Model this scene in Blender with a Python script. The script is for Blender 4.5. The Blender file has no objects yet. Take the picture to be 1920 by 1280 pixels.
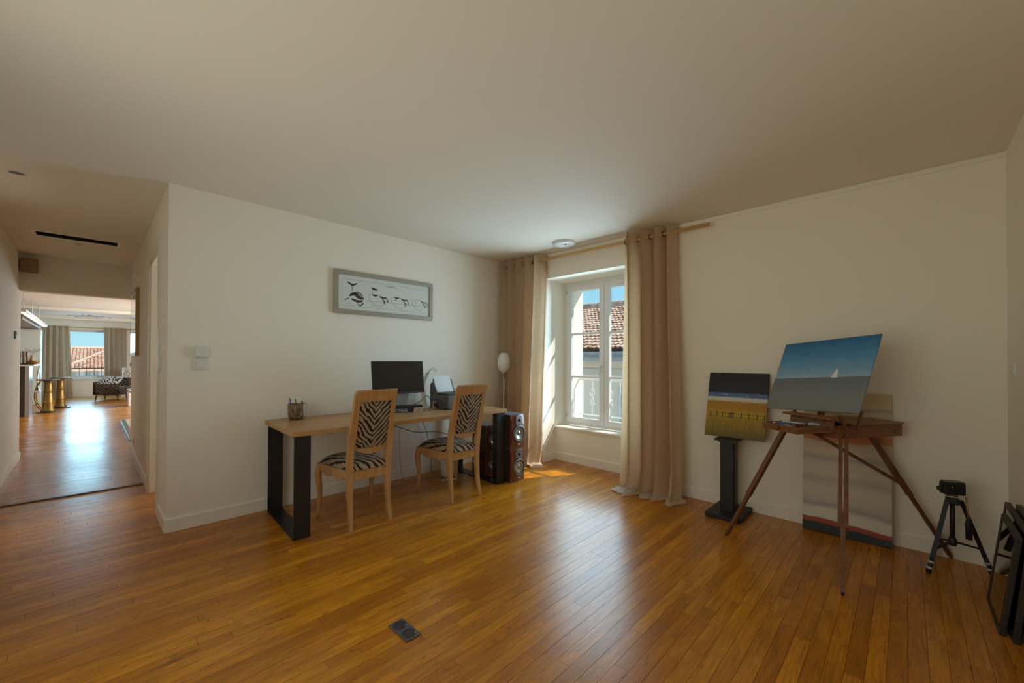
import bpy, bmesh, math, random
from mathutils import Vector, Matrix
SC = bpy.context.scene
COL = SC.collection
PI = math.pi
random.seed(7)

# ------------------------------------------------------------------ camera
cam_d = bpy.data.cameras.new('camera'); cam = bpy.data.objects.new('camera', cam_d); COL.objects.link(cam)
cam_d.sensor_width = 36; cam_d.lens = 763.48/1920*36; cam_d.shift_y = 26.5/1920; cam_d.clip_start = .02; cam_d.clip_end = 300
_yaw, _pit, _rol = math.radians(44.114), math.radians(.471), math.radians(.193)
_f = Vector((math.cos(_pit)*math.cos(_yaw), math.cos(_pit)*math.sin(_yaw), math.sin(_pit)))
_r = Vector((math.sin(_yaw), -math.cos(_yaw), 0)); _u = _r.cross(_f)
_r2 = _r*math.cos(_rol)+_u*math.sin(_rol); _u2 = -_r*math.sin(_rol)+_u*math.cos(_rol)
_m = Matrix((_r2, _u2, -_f)).transposed().to_4x4(); _m.translation = (0, 0, 1.275)
cam.matrix_world = _m
SC.camera = cam

# ------------------------------------------------------------------ light
SC.view_settings.view_transform = 'Standard'; SC.view_settings.look = 'None'
SC.view_settings.gamma = 1; SC.view_settings.use_curve_mapping = False
SC.view_settings.exposure = 0.14
SC.cycles.use_denoising = True; SC.cycles.adaptive_threshold = .015
SC.cycles.max_bounces = 12; SC.cycles.diffuse_bounces = 8; SC.cycles.transparent_max_bounces = 16
SC.cycles.sample_clamp_indirect = 6
SC.cycles.caustics_reflective = False; SC.cycles.caustics_refractive = False

W = bpy.data.worlds.new('world'); SC.world = W; W.use_nodes = True
nt = W.node_tree; nt.nodes.clear()
_out = nt.nodes.new('ShaderNodeOutputWorld'); _bg = nt.nodes.new('ShaderNodeBackground')
_tc = nt.nodes.new('ShaderNodeTexCoord'); _sx = nt.nodes.new('ShaderNodeSeparateXYZ')
_rp = nt.nodes.new('ShaderNodeValToRGB'); _ns = nt.nodes.new('ShaderNodeTexNoise')
_mp = nt.nodes.new('ShaderNodeMapping'); _mp.inputs['Scale'].default_value = (2, 2, 7)
_mx = nt.nodes.new('ShaderNodeMixRGB'); _r3 = nt.nodes.new('ShaderNodeValToRGB')
nt.links.new(_tc.outputs['Generated'], _sx.inputs[0]); nt.links.new(_sx.outputs['Z'], _rp.inputs[0])
_rp.color_ramp.elements[0].position = 0; _rp.color_ramp.elements[0].color = (.33, .60, .70, 1)
_rp.color_ramp.elements[1].position = .5; _rp.color_ramp.elements[1].color = (.07, .36, .62, 1)
nt.links.new(_tc.outputs['Generated'], _mp.inputs[0]); nt.links.new(_mp.outputs[0], _ns.inputs['Vector'])
_ns.inputs['Scale'].default_value = 1.6; _ns.inputs['Detail'].default_value = 5
nt.links.new(_ns.outputs['Fac'], _r3.inputs[0])
_r3.color_ramp.elements[0].position = .45; _r3.color_ramp.elements[0].color = (0, 0, 0, 1)
_r3.color_ramp.elements[1].position = .8; _r3.color_ramp.elements[1].color = (.55, .55, .55, 1)
nt.links.new(_r3.outputs[0], _mx.inputs[0]); nt.links.new(_rp.outputs[0], _mx.inputs[1]); _mx.inputs[2].default_value = (.6, .75, .8, 1)
nt.links.new(_mx.outputs[0], _bg.inputs[0]); _bg.inputs[1].default_value = 1.3
nt.links.new(_bg.outputs[0], _out.inputs[0])

def lamp(name, kind, energy, color, loc, direction, **kw):
    l = bpy.data.lights.new(name, kind); l.energy = energy; l.color = color
    for k, v in kw.items(): setattr(l, k, v)
    o = bpy.data.objects.new(name, l); COL.objects.link(o); o.location = loc
    o.rotation_euler = Vector(direction).to_track_quat('-Z', 'Y').to_euler()
    return o
lamp('sun', 'SUN', 6.0, (1, .95, .88), (12, -8, 14), (-1, .6, -1.2), angle=.0093)
# daylight lamps at the two visible windows, then added fill lamps
lamp('window_daylight', 'AREA', 25, (.58, .84, 1.0), (4.09, 2.631, 1.32), (-1, 0, 0), shape='RECTANGLE', size=1.04, size_y=1.66, spread=math.radians(150))
lamp('living_window_daylight', 'AREA', 38, (.36, .76, 1.0), (-.12, 19.08, 1.4), (0, -1, 0), shape='RECTANGLE', size=.8, size_y=1.4)
lamp('living_side_fill', 'AREA', 320, (.86, .95, 1.0), (3.7, 13.2, 1.5), (-1, 0, 0), shape='RECTANGLE', size=2.4, size_y=1.6)  # added fill for living room and corridor, outside a made-up side window

lamp('side_room_fill', 'AREA', 22, (1, .95, .88), (2.2, 5.1, 1.5), (-1, 0, 0), shape='RECTANGLE', size=1.0, size_y=1.2)  # added fill lamp that brightens the doorway lining from an unseen opening
lamp('rear_fill', 'AREA', 23, (1.0, .81, .53), (-1.15, 1.3, 1.35), (1, 0, 0), shape='RECTANGLE', size=2.2, size_y=1.7)  # added warm fill lamp behind a made-up rear window, lifts the right side

# ------------------------------------------------------------------ node helpers
class G:
    def __init__(s, name):
        s.m = bpy.data.materials.new(name); s.m.use_nodes = True; s.t = s.m.node_tree; s.t.nodes.clear()
        s.out = s.n('ShaderNodeOutputMaterial'); s.b = s.n('ShaderNodeBsdfPrincipled'); s.l(s.b.outputs[0], s.out.inputs[0])
    def n(s, ty): return s.t.nodes.new(ty)
    def l(s, a, b): s.t.links.new(a, b)
    def put(s, inp, v):
        if hasattr(v, 'links') or hasattr(v, 'is_linked'): s.l(v, inp)
        elif isinstance(v, (tuple, list)) and len(v) == 3 and inp.type == 'RGBA': inp.default_value = (*v, 1)
        else: inp.default_value = v
    def math(s, op, a, b=0.0, c=None):
        n = s.n('ShaderNodeMath'); n.operation = op; s.put(n.inputs[0], a); s.put(n.inputs[1], b)
        if c is not None: s.put(n.inputs[2], c)
        return n.outputs[0]
    def mix(s, f, a, b, bt='MIX'):
        n = s.n('ShaderNodeMixRGB'); n.blend_type = bt; s.put(n.inputs[0], f); s.put(n.inputs[1], a); s.put(n.inputs[2], b); return n.outputs[0]
    def ramp(s, f, st, interp='LINEAR'):
        n = s.n('ShaderNodeValToRGB'); cr = n.color_ramp; cr.interpolation = interp
        while len(cr.elements) < len(st): cr.elements.new(.5)
        for e, (p, c) in zip(cr.elements, st):
            e.position = p; e.color = (*c, 1) if isinstance(c, (tuple, list)) else (c, c, c, 1)
        s.put(n.inputs[0], f); return n.outputs[0]
    def coord(s, kind='Object', scale=(1, 1, 1), loc=(0, 0, 0)):
        if kind == 'World': o = s.n('ShaderNodeNewGeometry').outputs['Position']
        else: o = s.n('ShaderNodeTexCoord').outputs[kind]
        m = s.n('ShaderNodeMapping'); m.inputs['Scale'].default_value = scale; m.inputs['Location'].default_value = loc
        s.l(o, m.inputs[0]); return m.outputs[0]
    def noise(s, v, scale, detail=3, rough=.5, dist=0):
        n = s.n('ShaderNodeTexNoise'); s.l(v, n.inputs['Vector']); n.inputs['Scale'].default_value = scale
        n.inputs['Detail'].default_value = detail; n.inputs['Roughness'].default_value = rough; n.inputs['Distortion'].default_value = dist
        return n.outputs['Fac']
    def sep(s, v):
        n = s.n('ShaderNodeSeparateXYZ'); s.l(v, n.inputs[0]); return n.outputs
    def bump(s, h, st=.3, d=.01):
        n = s.n('ShaderNodeBump'); n.inputs['Strength'].default_value = st; n.inputs['Distance'].default_value = d
        s.l(h, n.inputs['Height']); s.l(n.outputs[0], s.b.inputs['Normal'])
    def set(s, **k):
        for a, v in k.items(): s.put(s.b.inputs[a.replace('_', ' ')], v)
        return s

def plain(name, col, rough=.5, metal=0, var=.12, scale=20, bump=0, spec=.5, coat=0):
    g = G(name); v = g.coord('Object')
    f = g.noise(v, scale, 4)
    g.set(Base_Color=g.mix(f, tuple(c*(1-var) for c in col), tuple(min(1, c*(1+var)) for c in col)), Roughness=rough, Metallic=metal)
    g.b.inputs['Specular IOR Level'].default_value = spec
    if coat: g.b.inputs['Coat Weight'].default_value = coat
    if bump: g.bump(f, bump, .004)
    return g.m

def wood(name, dark, light, axis='X', rough=.4, scale=1.0, coat=0):
    g = G(name)
    sc = {'X': (1.2, 14, 14), 'Y': (14, 1.2, 14), 'Z': (14, 14, 1.2)}[axis]
    v = g.coord('Object', tuple(c*scale for c in sc))
    f = g.noise(v, 2.2, 6, .6, .6); f2 = g.noise(g.coord('Object', tuple(c*scale*4 for c in sc)), 3, 3)
    c = g.mix(g.math('MULTIPLY', f2, .35), g.ramp(f, [(.3, dark), (.7, light)]), dark)
    g.set(Base_Color=c, Roughness=rough); g.bump(f2, .08, .002)
    if coat: g.b.inputs['Coat Weight'].default_value = coat
    return g.m

def plaster(name, col, bump=.05):
    g = G(name); v = g.coord('World')
    a = g.noise(v, 1.3, 3); b = g.noise(v, 90, 2)
    g.set(Base_Color=g.mix(a, tuple(c*.97 for c in col), col), Roughness=.75); g.b.inputs['Specular IOR Level'].default_value = .25
    g.bump(b, bump, .002); return g.m

def zebra(name, mode, dark=(.016, .011, .008), light=(.40, .29, .19), k=26.0):
    g = G(name); v = g.coord('Object'); x, y, z = g.sep(v)
    w = g.math('SUBTRACT', g.noise(v, 11, 2), .5)
    ax = g.math('ABSOLUTE', g.math('ADD', x, g.math('MULTIPLY', w, .015)))
    if mode == 'back': ph = g.math('SUBTRACT', z, g.math('MULTIPLY', ax, 1.15))
    elif mode == 'seat': ph = g.math('ADD', g.math('ADD', x, g.math('MULTIPLY', y, .45)), g.math('MULTIPLY', z, .6))
    else: ph = g.math('ADD', g.math('MULTIPLY', z, 1.0), g.math('MULTIPLY', x, .8))
    ph = g.math('ADD', ph, g.math('MULTIPLY', w, .085 if mode != 'arm' else .12))
    s = g.math('FRACT', g.math('MULTIPLY', ph, k))
    tri = g.math('ABSOLUTE', g.math('SUBTRACT', s, .5))
    th = g.math('ADD', .13, g.math('MULTIPLY', g.noise(v, 14, 1), .32))
    mask = g.math('GREATER_THAN', tri, th)
    if mode == 'back': mask = g.math('GREATER_THAN', tri, g.math('ADD', .10, g.math('MULTIPLY', g.noise(v, 14, 1), .40)))
    wv = g.noise(g.coord('Object', (300, 300, 300)), 1, 2)
    g.set(Base_Color=g.mix(g.math('MULTIPLY', wv, .3), g.mix(mask, light, dark), dark), Roughness=.9)
    g.b.inputs['Specular IOR Level'].default_value = .2; g.b.inputs['Sheen Weight'].default_value = .15
    g.bump(wv, .15, .002); return g.m

def linen(name, col, trans=.45):
    g = G(name); v = g.coord('Object')
    w1 = g.noise(g.coord('Object', (260, 260, 6)), 1, 2); w2 = g.noise(g.coord('Object', (9, 9, 330)), 1, 2)
    f = g.math('MULTIPLY', g.math('ADD', w1, w2), .5)
    c = g.mix(f, tuple(q*.62 for q in col), tuple(min(1, q*1.3) for q in col))
    d = g.n('ShaderNodeBsdfDiffuse'); t = g.n('ShaderNodeBsdfTranslucent'); mx = g.n('ShaderNodeMixShader')
    g.l(c, d.inputs[0]); g.put(t.inputs[0], g.mix(f, (col[0]*1.0, col[1]*.85, col[2]*.65), (min(1, col[0]*1.6), min(1, col[1]*1.4), min(1, col[2]*1.1))))
    mx.inputs[0].default_value = trans; g.l(d.outputs[0], mx.inputs[1]); g.l(t.outputs[0], mx.inputs[2])
    b = g.n('ShaderNodeBump'); b.inputs['Strength'].default_value = .25; b.inputs['Distance'].default_value = .003
    g.l(f, b.inputs['Height']); g.l(b.outputs[0], d.inputs['Normal']); g.l(mx.outputs[0], g.out.inputs[0]); return g.m

def pane_mat(name, refl=1.0):
    g = G(name); tr = g.n('ShaderNodeBsdfTransparent'); gl = g.n('ShaderNodeBsdfGlossy'); mx = g.n('ShaderNodeMixShader'); lw = g.n('ShaderNodeLayerWeight'); lw.inputs[0].default_value = .5
    tr.inputs[0].default_value = (.97, .985, .98, 1); gl.inputs['Roughness'].default_value = 0.0
    g.l(g.math('ADD', .03, g.math('MULTIPLY', g.math('POWER', lw.outputs['Facing'], 5.0), .6)), mx.inputs[0]); g.l(tr.outputs[0], mx.inputs[1]); g.l(gl.outputs[0], mx.inputs[2]); g.l(mx.outputs[0], g.out.inputs[0])
    v = g.n('ShaderNodeTexNoise'); v.inputs['Scale'].default_value = 2
    return g.m

def emis(name, col, s):
    g = G(name); g.set(Base_Color=col); g.b.inputs['Emission Color'].default_value = (*col, 1); g.b.inputs['Emission Strength'].default_value = s
    return g.m

# ------------------------------------------------------------------ mesh helpers
class MB:
    def __init__(s): s.v = []; s.f = []; s.sm = []
    def add(s, vs, fs, smooth=False):
        o = len(s.v); s.v += [tuple(p) for p in vs]; s.f += [tuple(i+o for i in q) for q in fs]; s.sm += [smooth]*len(fs); return s
    def box(s, x0, x1, y0, y1, z0, z1, M=None):
        p = [Vector((x, y, z)) for z in (z0, z1) for y in (y0, y1) for x in (x0, x1)]
        if M is not None: p = [M @ q for q in p]
        return s.add(p, [(0, 2, 3, 1), (4, 5, 7, 6), (0, 1, 5, 4), (2, 6, 7, 3), (0, 4, 6, 2), (1, 3, 7, 5)])
    def rbox(s, x0, x1, y0, y1, z0, z1, r=.004, seg=2, M=None):
        bm = bmesh.new(); bmesh.ops.create_cube(bm, size=1)
        for v in bm.verts: v.co = ((x0+x1)/2+v.co.x*(x1-x0), (y0+y1)/2+v.co.y*(y1-y0), (z0+z1)/2+v.co.z*(z1-z0))
        r = min(r, .49*min(abs(x1-x0), abs(y1-y0), abs(z1-z0)))
        bmesh.ops.bevel(bm, geom=list(bm.edges), offset=r, segments=seg, profile=.5, affect='EDGES')
        bm.verts.index_update(); vs = [v.co.copy() for v in bm.verts]
        if M is not None: vs = [M @ q for q in vs]
        fs = [[v.index for v in f.verts] for f in bm.faces]; bm.free(); return s.add(vs, fs)
    def prism(s, pts, axis, a, b):
        n = len(pts)
        def P(p, t): return {'x': (t, p[0], p[1]), 'y': (p[0], t, p[1]), 'z': (p[0], p[1], t)}[axis]
        vs = [P(p, a) for p in pts]+[P(p, b) for p in pts]
        return s.add(vs, [tuple(range(n))[::-1], tuple(range(n, 2*n))]+[(i, (i+1) % n, n+(i+1) % n, n+i) for i in range(n)])
    def sweep(s, pts, rad, seg=8, sq=False, up=None, cap=True, smooth=True):
        """tube along pts; rad: number or list of numbers / (a,b) half sizes; sq: rectangular section"""
        pts = [Vector(p) for p in pts]; n = len(pts)
        if not isinstance(rad, list): rad = [rad]*n
        o = len(s.v); k = 4 if sq else seg
        for i, p in enumerate(pts):
            d = (pts[min(i+1, n-1)]-pts[max(i-1, 0)]).normalized()
            u = Vector(up) if up else (Vector((0, 0, 1)) if abs(d.z) < .9 else Vector((1, 0, 0)))
            a = d.cross(u).normalized(); b = a.cross(d).normalized()
            ra, rb = rad[i] if isinstance(rad[i], tuple) else (rad[i], rad[i])
            if sq: ring = [(-ra, -rb), (ra, -rb), (ra, rb), (-ra, rb)]
            else: ring = [(ra*math.cos(2*PI*j/k), rb*math.sin(2*PI*j/k)) for j in range(k)]
            s.v += [tuple(p+a*x+b*y) for x, y in ring]
        for i in range(n-1):
            for j in range(k):
                s.f.append((o+i*k+j, o+i*k+(j+1) % k, o+(i+1)*k+(j+1) % k, o+(i+1)*k+j)); s.sm.append(smooth and not sq)
        if cap:
            s.f.append(tuple(o+j for j in range(k))[::-1]); s.sm.append(False)
            s.f.append(tuple(o+(n-1)*k+j for j in range(k))); s.sm.append(False)
        return s
    def lathe(s, prof, seg=24, M=None, c=(0, 0, 0), smooth=True, cap=True):
        """prof: (r,z) list around local z"""
        o = len(s.v); n = len(prof); M = M or Matrix.Identity(4)
        for r, z in prof:
            for j in range(seg):
                a = 2*PI*j/seg; s.v.append(tuple(M @ (Vector(c)+Vector((r*math.cos(a), r*math.sin(a), z)))))
        for i in range(n-1):
            for j in range(seg):
                s.f.append((o+i*seg+j, o+i*seg+(j+1) % seg, o+(i+1)*seg+(j+1) % seg, o+(i+1)*seg+j)); s.sm.append(smooth)
        if cap:
            s.f.append(tuple(o+j for j in range(seg))[::-1]); s.sm.append(False)
            s.f.append(tuple(o+(n-1)*seg+j for j in range(seg))); s.sm.append(False)
        return s
    def grid(s, fn, nu, nv, smooth=True):
        o = len(s.v)
        for j in range(nv+1):
            for i in range(nu+1): s.v.append(tuple(fn(i/nu, j/nv)))
        for j in range(nv):
            for i in range(nu):
                a = o+j*(nu+1)+i; s.f.append((a, a+1, a+nu+2, a+nu+1)); s.sm.append(smooth)
        return s
    def build(s, name, mat, parent=None, fix=True):
        me = bpy.data.meshes.new(name); me.from_pydata(s.v, [], s.f); me.polygons.foreach_set('use_smooth', s.sm); me.update()
        if fix:
            bm = bmesh.new(); bm.from_mesh(me); bmesh.ops.recalc_face_normals(bm, faces=bm.faces); bm.to_mesh(me); bm.free()
        for m in (mat if isinstance(mat, list) else [mat]): me.materials.append(m)
        o = bpy.data.objects.new(name, me); COL.objects.link(o); o.parent = parent; return o

def tag(o, label=None, cat=None, group=None, kind=None):
    for k, v in (('label', label), ('category', cat), ('group', group), ('kind', kind)):
        if v: o[k] = v
    return o
def thing(name, label, cat, loc=(0, 0, 0), rz=0, group=None):
    o = bpy.data.objects.new(name, None); COL.objects.link(o); o.location = loc; o.rotation_euler = (0, 0, rz); o.empty_display_size = .05
    return tag(o, label, cat, group)
def struct(name, mb, mat, label=None, parent=None, fix=True):
    o = mb.build(name, mat, parent, fix)
    if parent is None: tag(o, label, kind='structure')
    return o
def box(*a, **k): return MB().box(*a, **k)
def rbox(*a, **k): return MB().rbox(*a, **k)
def copy_tree(o, parent=None):
    c = o.copy(); COL.objects.link(c); c.parent = parent
    for ch in list(o.children): copy_tree(ch, c)
    return c
def text_mesh(txt, size, name, mat, parent, M, ext=.0004):
    cu = bpy.data.curves.new('t', 'FONT'); cu.body = txt; cu.size = size; cu.extrude = ext; cu.align_x = 'CENTER'; cu.align_y = 'CENTER'
    o = bpy.data.objects.new('t', cu); COL.objects.link(o)
    me = bpy.data.meshes.new_from_object(o); bpy.data.objects.remove(o)
    me.transform(M); me.materials.clear(); me.materials.append(mat)
    q = bpy.data.objects.new(name, me); COL.objects.link(q); q.parent = parent; return q
def smooth_path(pts, n=8):
    P = [Vector(p) for p in pts]; out = []
    for i in range(len(P)-1):
        p0, p1, p2, p3 = P[max(i-1, 0)], P[i], P[i+1], P[min(i+2, len(P)-1)]
        for j in range(n):
            t = j/n; out.append(.5*((2*p1)+(-p0+p2)*t+(2*p0-5*p1+4*p2-p3)*t*t+(-p0+3*p1-3*p2+p3)*t**3))
    return out+[P[-1]]

# ------------------------------------------------------------------ materials
WALL = plaster('wall_paint', (.88, .84, .745)); CEIL = plaster('ceiling_paint', (.82, .775, .68), .03)
TRIM = plain('white_trim_paint', (.86, .83, .755), .4, var=.02)
PVC = plain('white_window_pvc', (.78, .79, .80), .3, var=.02)
GLASS = pane_mat('window_glass')
BLACK = plain('black_matt', (.012, .012, .013), .5, var=.2)
STEEL = plain('dark_steel', (.035, .035, .038), .38, .6, var=.25, scale=8)
CHROME = plain('chrome', (.75, .75, .75), .15, 1, var=.03)
WHITE = plain('white_plastic', (.74, .74, .72), .35, var=.03)
GREYP = plain('grey_plastic', (.10, .10, .105), .45, var=.1)
LGREY = plain('light_grey_plastic', (.42, .43, .44), .4, var=.05)
BRASS = plain('brass', (.24, .135, .035), .45, .8, var=.35, scale=30, bump=.3)
OAK = wood('oak_desk', (.37, .19, .065), (.55, .325, .14), 'X', .38)
CHERRY = wood('blond_cherry', (.40, .205, .075), (.57, .33, .145), 'Z', .36, .8)
MAHOG = wood('mahogany_veneer', (.13, .035, .018), (.25, .08, .04), 'Z', .3, .8, .4)
EASEL = wood('easel_beech', (.11, .036, .012), (.21, .078, .026), 'Z', .38, 1)
EASELX = wood('easel_beech_box', (.15, .052, .015), (.26, .10, .033), 'X', .38, 1)
RODW = wood('rod_pine', (.50, .27, .09), (.66, .41, .17), 'Y', .4)
LINEN = linen('linen_curtain', (.64, .515, .375), .36); LINEN2 = linen('pale_linen_curtain', (.58, .50, .40), .25)
LINING = linen('white_curtain_lining', (.66, .64, .60), .3)
ZB = zebra('zebra_back', 'back', k=22.0); ZS = zebra('zebra_seat', 'seat', k=19); ZA = zebra('zebra_arm', 'arm', light=(.13, .10, .072), k=14)

def floor_mat():
    g = G('oiled_plank_wood'); oi = g.n('ShaderNodeObjectInfo'); ge = g.n('ShaderNodeNewGeometry')
    rnd = g.math('FRACT', g.math('ADD', g.math('MULTIPLY', oi.outputs['Random'], 7.31), g.math('MULTIPLY', ge.outputs['Random Per Island'], 5.77)))
    pos = ge.outputs['Position']; add = g.n('ShaderNodeVectorMath'); add.operation = 'ADD'; cmb = g.n('ShaderNodeCombineXYZ')
    g.l(g.math('MULTIPLY', rnd, 37.0), cmb.inputs[0]); g.l(g.math('MULTIPLY', rnd, 11.0), cmb.inputs[1]); g.l(pos, add.inputs[0]); g.l(cmb.outputs[0], add.inputs[1])
    def mp(sc):
        m = g.n('ShaderNodeMapping'); m.inputs['Scale'].default_value = sc; g.l(add.outputs[0], m.inputs[0]); return m.outputs[0]
    grain = g.noise(mp((2.2, 34, 1)), 2.0, 6, .62, 1.1); fine = g.noise(mp((7, 170, 1)), 2, 3); knot = g.noise(mp((5, 16, 1)), 1.5, 3, .55, 1.8)
    base = g.ramp(rnd, [(0, (.50, .170, .006)), (.35, (.68, .250, .009)), (.7, (.82, .330, .015)), (1, (.60, .210, .007))])
    c = g.mix(g.ramp(grain, [(.35, 0.0), (.70, .72)]), base, (.24, .080, .006))
    c = g.mix(g.ramp(knot, [(.61, 0.0), (.76, .75)]), c, (.075, .026, .006))
    blot = g.noise(mp((1.1, 5, 1)), 1.6, 4, .6)
    c = g.mix(g.ramp(blot, [(.42, 0.0), (.75, .55)]), c, (.20, .066, .005))
    c = g.mix(g.math('MULTIPLY', fine, .25), c, (.24, .085, .008))
    wear = g.noise(g.coord('World'), .9, 3)
    g.set(Base_Color=c, Roughness=g.ramp(g.math('ADD', g.math('MULTIPLY', wear, .6), g.math('MULTIPLY', grain, .4)), [(.3, .20), (.7, .33)]))
    g.b.inputs['Specular IOR Level'].default_value = .45; g.b.inputs['Coat Weight'].default_value = .0
    g.bump(g.math('ADD', g.math('MULTIPLY', grain, .6), g.math('MULTIPLY', fine, .4)), .10, .004); return g.m
FLOOR = floor_mat(); SUB = plain('dark_joint', (.085, .036, .009), .9)

# ------------------------------------------------------------------ room shell
H, D, XW, YR, XC, XL = 2.5565, 3.8787, 3.8783, -.44, .3839, -.6301
NY0, NY1 = 2.03, 3.232                      # window niche
LY0, LY1, LX0, LX1, LH = 8.15, 19.3, -3.6, 3.4, 2.50
floor = struct('floor', box(XL-.2, 4.2, YR-.2, 8.0, -.12, -.022).box(LX0, LX1, 7.9, LY1+.3, -.12, -.022), SUB, 'warm oiled narrow plank floor running through room and corridor')
# floor planks, each a piece of its own
PW, GAP = .063, .0013
_pk = []
row = 0
def rows(y0, y1, x0, x1, lmin, lmax, z=0):
    k = 0; y = y0
    while y < y1-1e-4:
        yb = min(y+PW, y1); x = x0-random.random()*lmax
        while x < x1:
            L = random.uniform(lmin, lmax); a, b = max(x, x0), min(x+L, x1)
            if b-a > .03: _pk.append((a, b, y, yb))
            x += L
        y += PW; k += 1
rows(YR, D, XL, XW, .45, 1.5)
rows(NY0, NY1, XW, 4.14, .3, .5)
def psize(q):
    a, b, c, d = q; best = 0
    pts = []
    for x, y in ((a, c), (b, c), (a, d), (b, d), ((a+b)/2, c)):
        v = Vector((x, y, -1.275)); dep = v.dot(_f)
        if dep > .25: pts.append((960+763.5*v.dot(_r2)/dep, 666.5-763.5*v.dot(_u2)/dep))
    if len(pts) < 5: return 0
    A = 0; P = [pts[0], pts[1], pts[3], pts[2]]
    P = [(min(max(x, 0), 1920), min(max(y, 0), 1280)) for x, y in P]
    for i in range(4): A += P[i][0]*P[(i+1) % 4][1]-P[(i+1) % 4][0]*P[i][1]
    return abs(A)/2
_pk.sort(key=psize, reverse=True)
um = bpy.data.meshes.new('plank'); _b = MB().box(0, 1, 0, 1, -1, 0); um.from_pydata(_b.v, [], _b.f); um.materials.append(FLOOR)
for a, b, c, d in _pk[:300]:
    o = bpy.data.objects.new('plank', um); COL.objects.link(o); o.parent = floor
    o.location = (a+GAP/2, c+GAP/2, random.uniform(-.0006, 0)); o.scale = (b-a-GAP, d-c-GAP, .02)
_rest = list(_pk[300:]); _pk = []
rows(D, 8.0, XL, XC+.25, .5, 1.2); rows(8.0, LY1, -2.6, 2.2, .5, 1.2)
mb = MB()
for a, b, c, d in _rest+_pk:
    z = random.uniform(-.0006, 0); mb.box(a+GAP/2, b-GAP/2, c+GAP/2, d-GAP/2, -.02, z)
tag(mb.build('remaining_planks', FLOOR, floor, fix=False), kind='stuff')

struct('ceiling', box(XL-.2, 4.7, YR-.2, 8.0, H, H+.15), CEIL, 'plain white plastered ceiling of room and corridor')
# desk wall, running from the corridor corner to the window wall
struct('wall_left', box(XC, 4.7, D, D+.16, -.1, H), WALL, 'white wall behind the desk')
# window wall with deep niche
wf = MB().box(XW, 4.66, NY1, D, -.1, H).box(XW, 4.66, YR-.2, NY0, -.1, H).box(XW, 4.66, NY0, NY1, 2.262, H)
wf.box(4.135, 4.66, NY0, NY1, -.1, .40).box(4.40, 4.66, NY1-.058, NY1, .40, 2.262).box(4.40, 4.66, NY0, NY0+.058, .40, 2.262).box(4.40, 4.66, NY0, NY1, 2.20, 2.262)
struct('wall_far', wf, WALL, 'white wall with the deep window niche')
struct('wall_right', box(XL-.2, XW, YR-.16, YR, -.1, H), WALL, 'shaded white wall at right edge beside leaning frames')
struct('wall_rear', box(XL-.16, XL, YR, .2, -.1, H).box(XL-.16, XL, 2.4, 8.0, -.1, H).box(XL-.16, XL, .2, 2.4, -.1, .5).box(XL-.16, XL, .2, 2.4, 2.2, H), WALL, 'white wall along left side of the corridor')  # opening out of view added for the rear fill lamp
# corridor right wall with door opening
DY0, DY1, DH = 4.42, 5.16, 2.18
wc = MB().box(XC, XC+.16, D+.16, DY0, -.1, H).box(XC, XC+.16, DY0, DY1, DH, H).box(XC, XC+.16, DY1, 7.86, -.1, H)
struct('wall_corridor', wc, WALL, 'white corridor wall with open doorway and hung mirror')
struct('wall_header', box(XL, XC+.16, 7.86, 8.02, 2.105, H).box(XL-.16, XL, 8.0, 8.02, -.1, H).box(LX0, XL-.16, 7.9, 8.02, -.1, H).box(XC+.16, LX1, 7.9, 8.02, -.1, H), WALL, 'white header beam over end of the corridor')
# side room behind the corridor door
struct('wall_side_room', MB().box(XC+.16, 1.9, 6.3, 6.4, -.1, H).box(1.9, 2.0, D+.16, 4.6, -.1, H).box(1.9, 2.0, 5.6, 6.4, -.1, H).box(1.9, 2.0, 4.6, 5.6, -.1, .9).box(1.9, 2.0, 4.6, 5.6, 2.1, H).box(XC+.16, 2.0, D+.16, 6.4, H, H+.1), WALL, 'pale room seen through the corridor doorway')  # unseen back opening added to let in the side room fill
struct('floor_side_room', box(XC+.0, 2.0, D+.16, 6.4, -.12, -.004), plain('side_room_floor', (.42, .22, .08), .5), 'wood floor inside the corridor doorway')
# baseboards
def bb(name, segs, label):
    m = MB()
    for (x0, x1, y0, y1, nx, ny) in segs: m.box(x0, x1, y0, y1, 0, .092); m.box(x0+(.004 if nx < 0 else 0), x1-(.004 if nx > 0 else 0), y0+(.004 if ny < 0 else 0), y1-(.004 if ny > 0 else 0), .092, .097)
    struct(name, m, TRIM, label)
t = .013
bb('baseboard_left', [(XC, XW, D-t, D, 0, -1)], 'white baseboard under the desk wall')
bb('baseboard_far', [(XW-t, XW, YR, NY0, -1, 0), (XW-t, XW, NY1, D, -1, 0), (XW-t, 4.135, NY1-t, NY1, 0, -1), (XW-t, 4.135, NY0, NY0+t, 0, 1), (4.135-t, 4.135, NY0, NY1, -1, 0)], 'white baseboard along the window wall and niche')
bb('baseboard_right', [(XL, XW, YR, YR+t, 0, 1)], 'white baseboard under the right wall')
bb('baseboard_corridor', [(XC-t, XC, D-t, DY0-.07, -1, 0), (XC-t, XC, DY1+.07, 7.86, -1, 0)], 'white baseboard along right side of corridor')
bb('baseboard_rear', [(XL, XL+t, YR, 8.0, 1, 0)], 'white baseboard along left side of corridor')
# thin cornice strip at the top of the window wall
struct('trim_1', box(XW-.012, XW, YR, D, H-.035, H-.018), TRIM, 'thin white cable strip below ceiling on window wall')
# corridor floor threshold
struct('trim_2', MB().prism([(5.52, 0), (5.53, .010), (5.585, .010), (5.595, 0)], 'x', XL, XC), wood('threshold_wood', (.10, .045, .015), (.17, .08, .03), 'X', .3), 'low dark wood threshold across the corridor floor')

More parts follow.
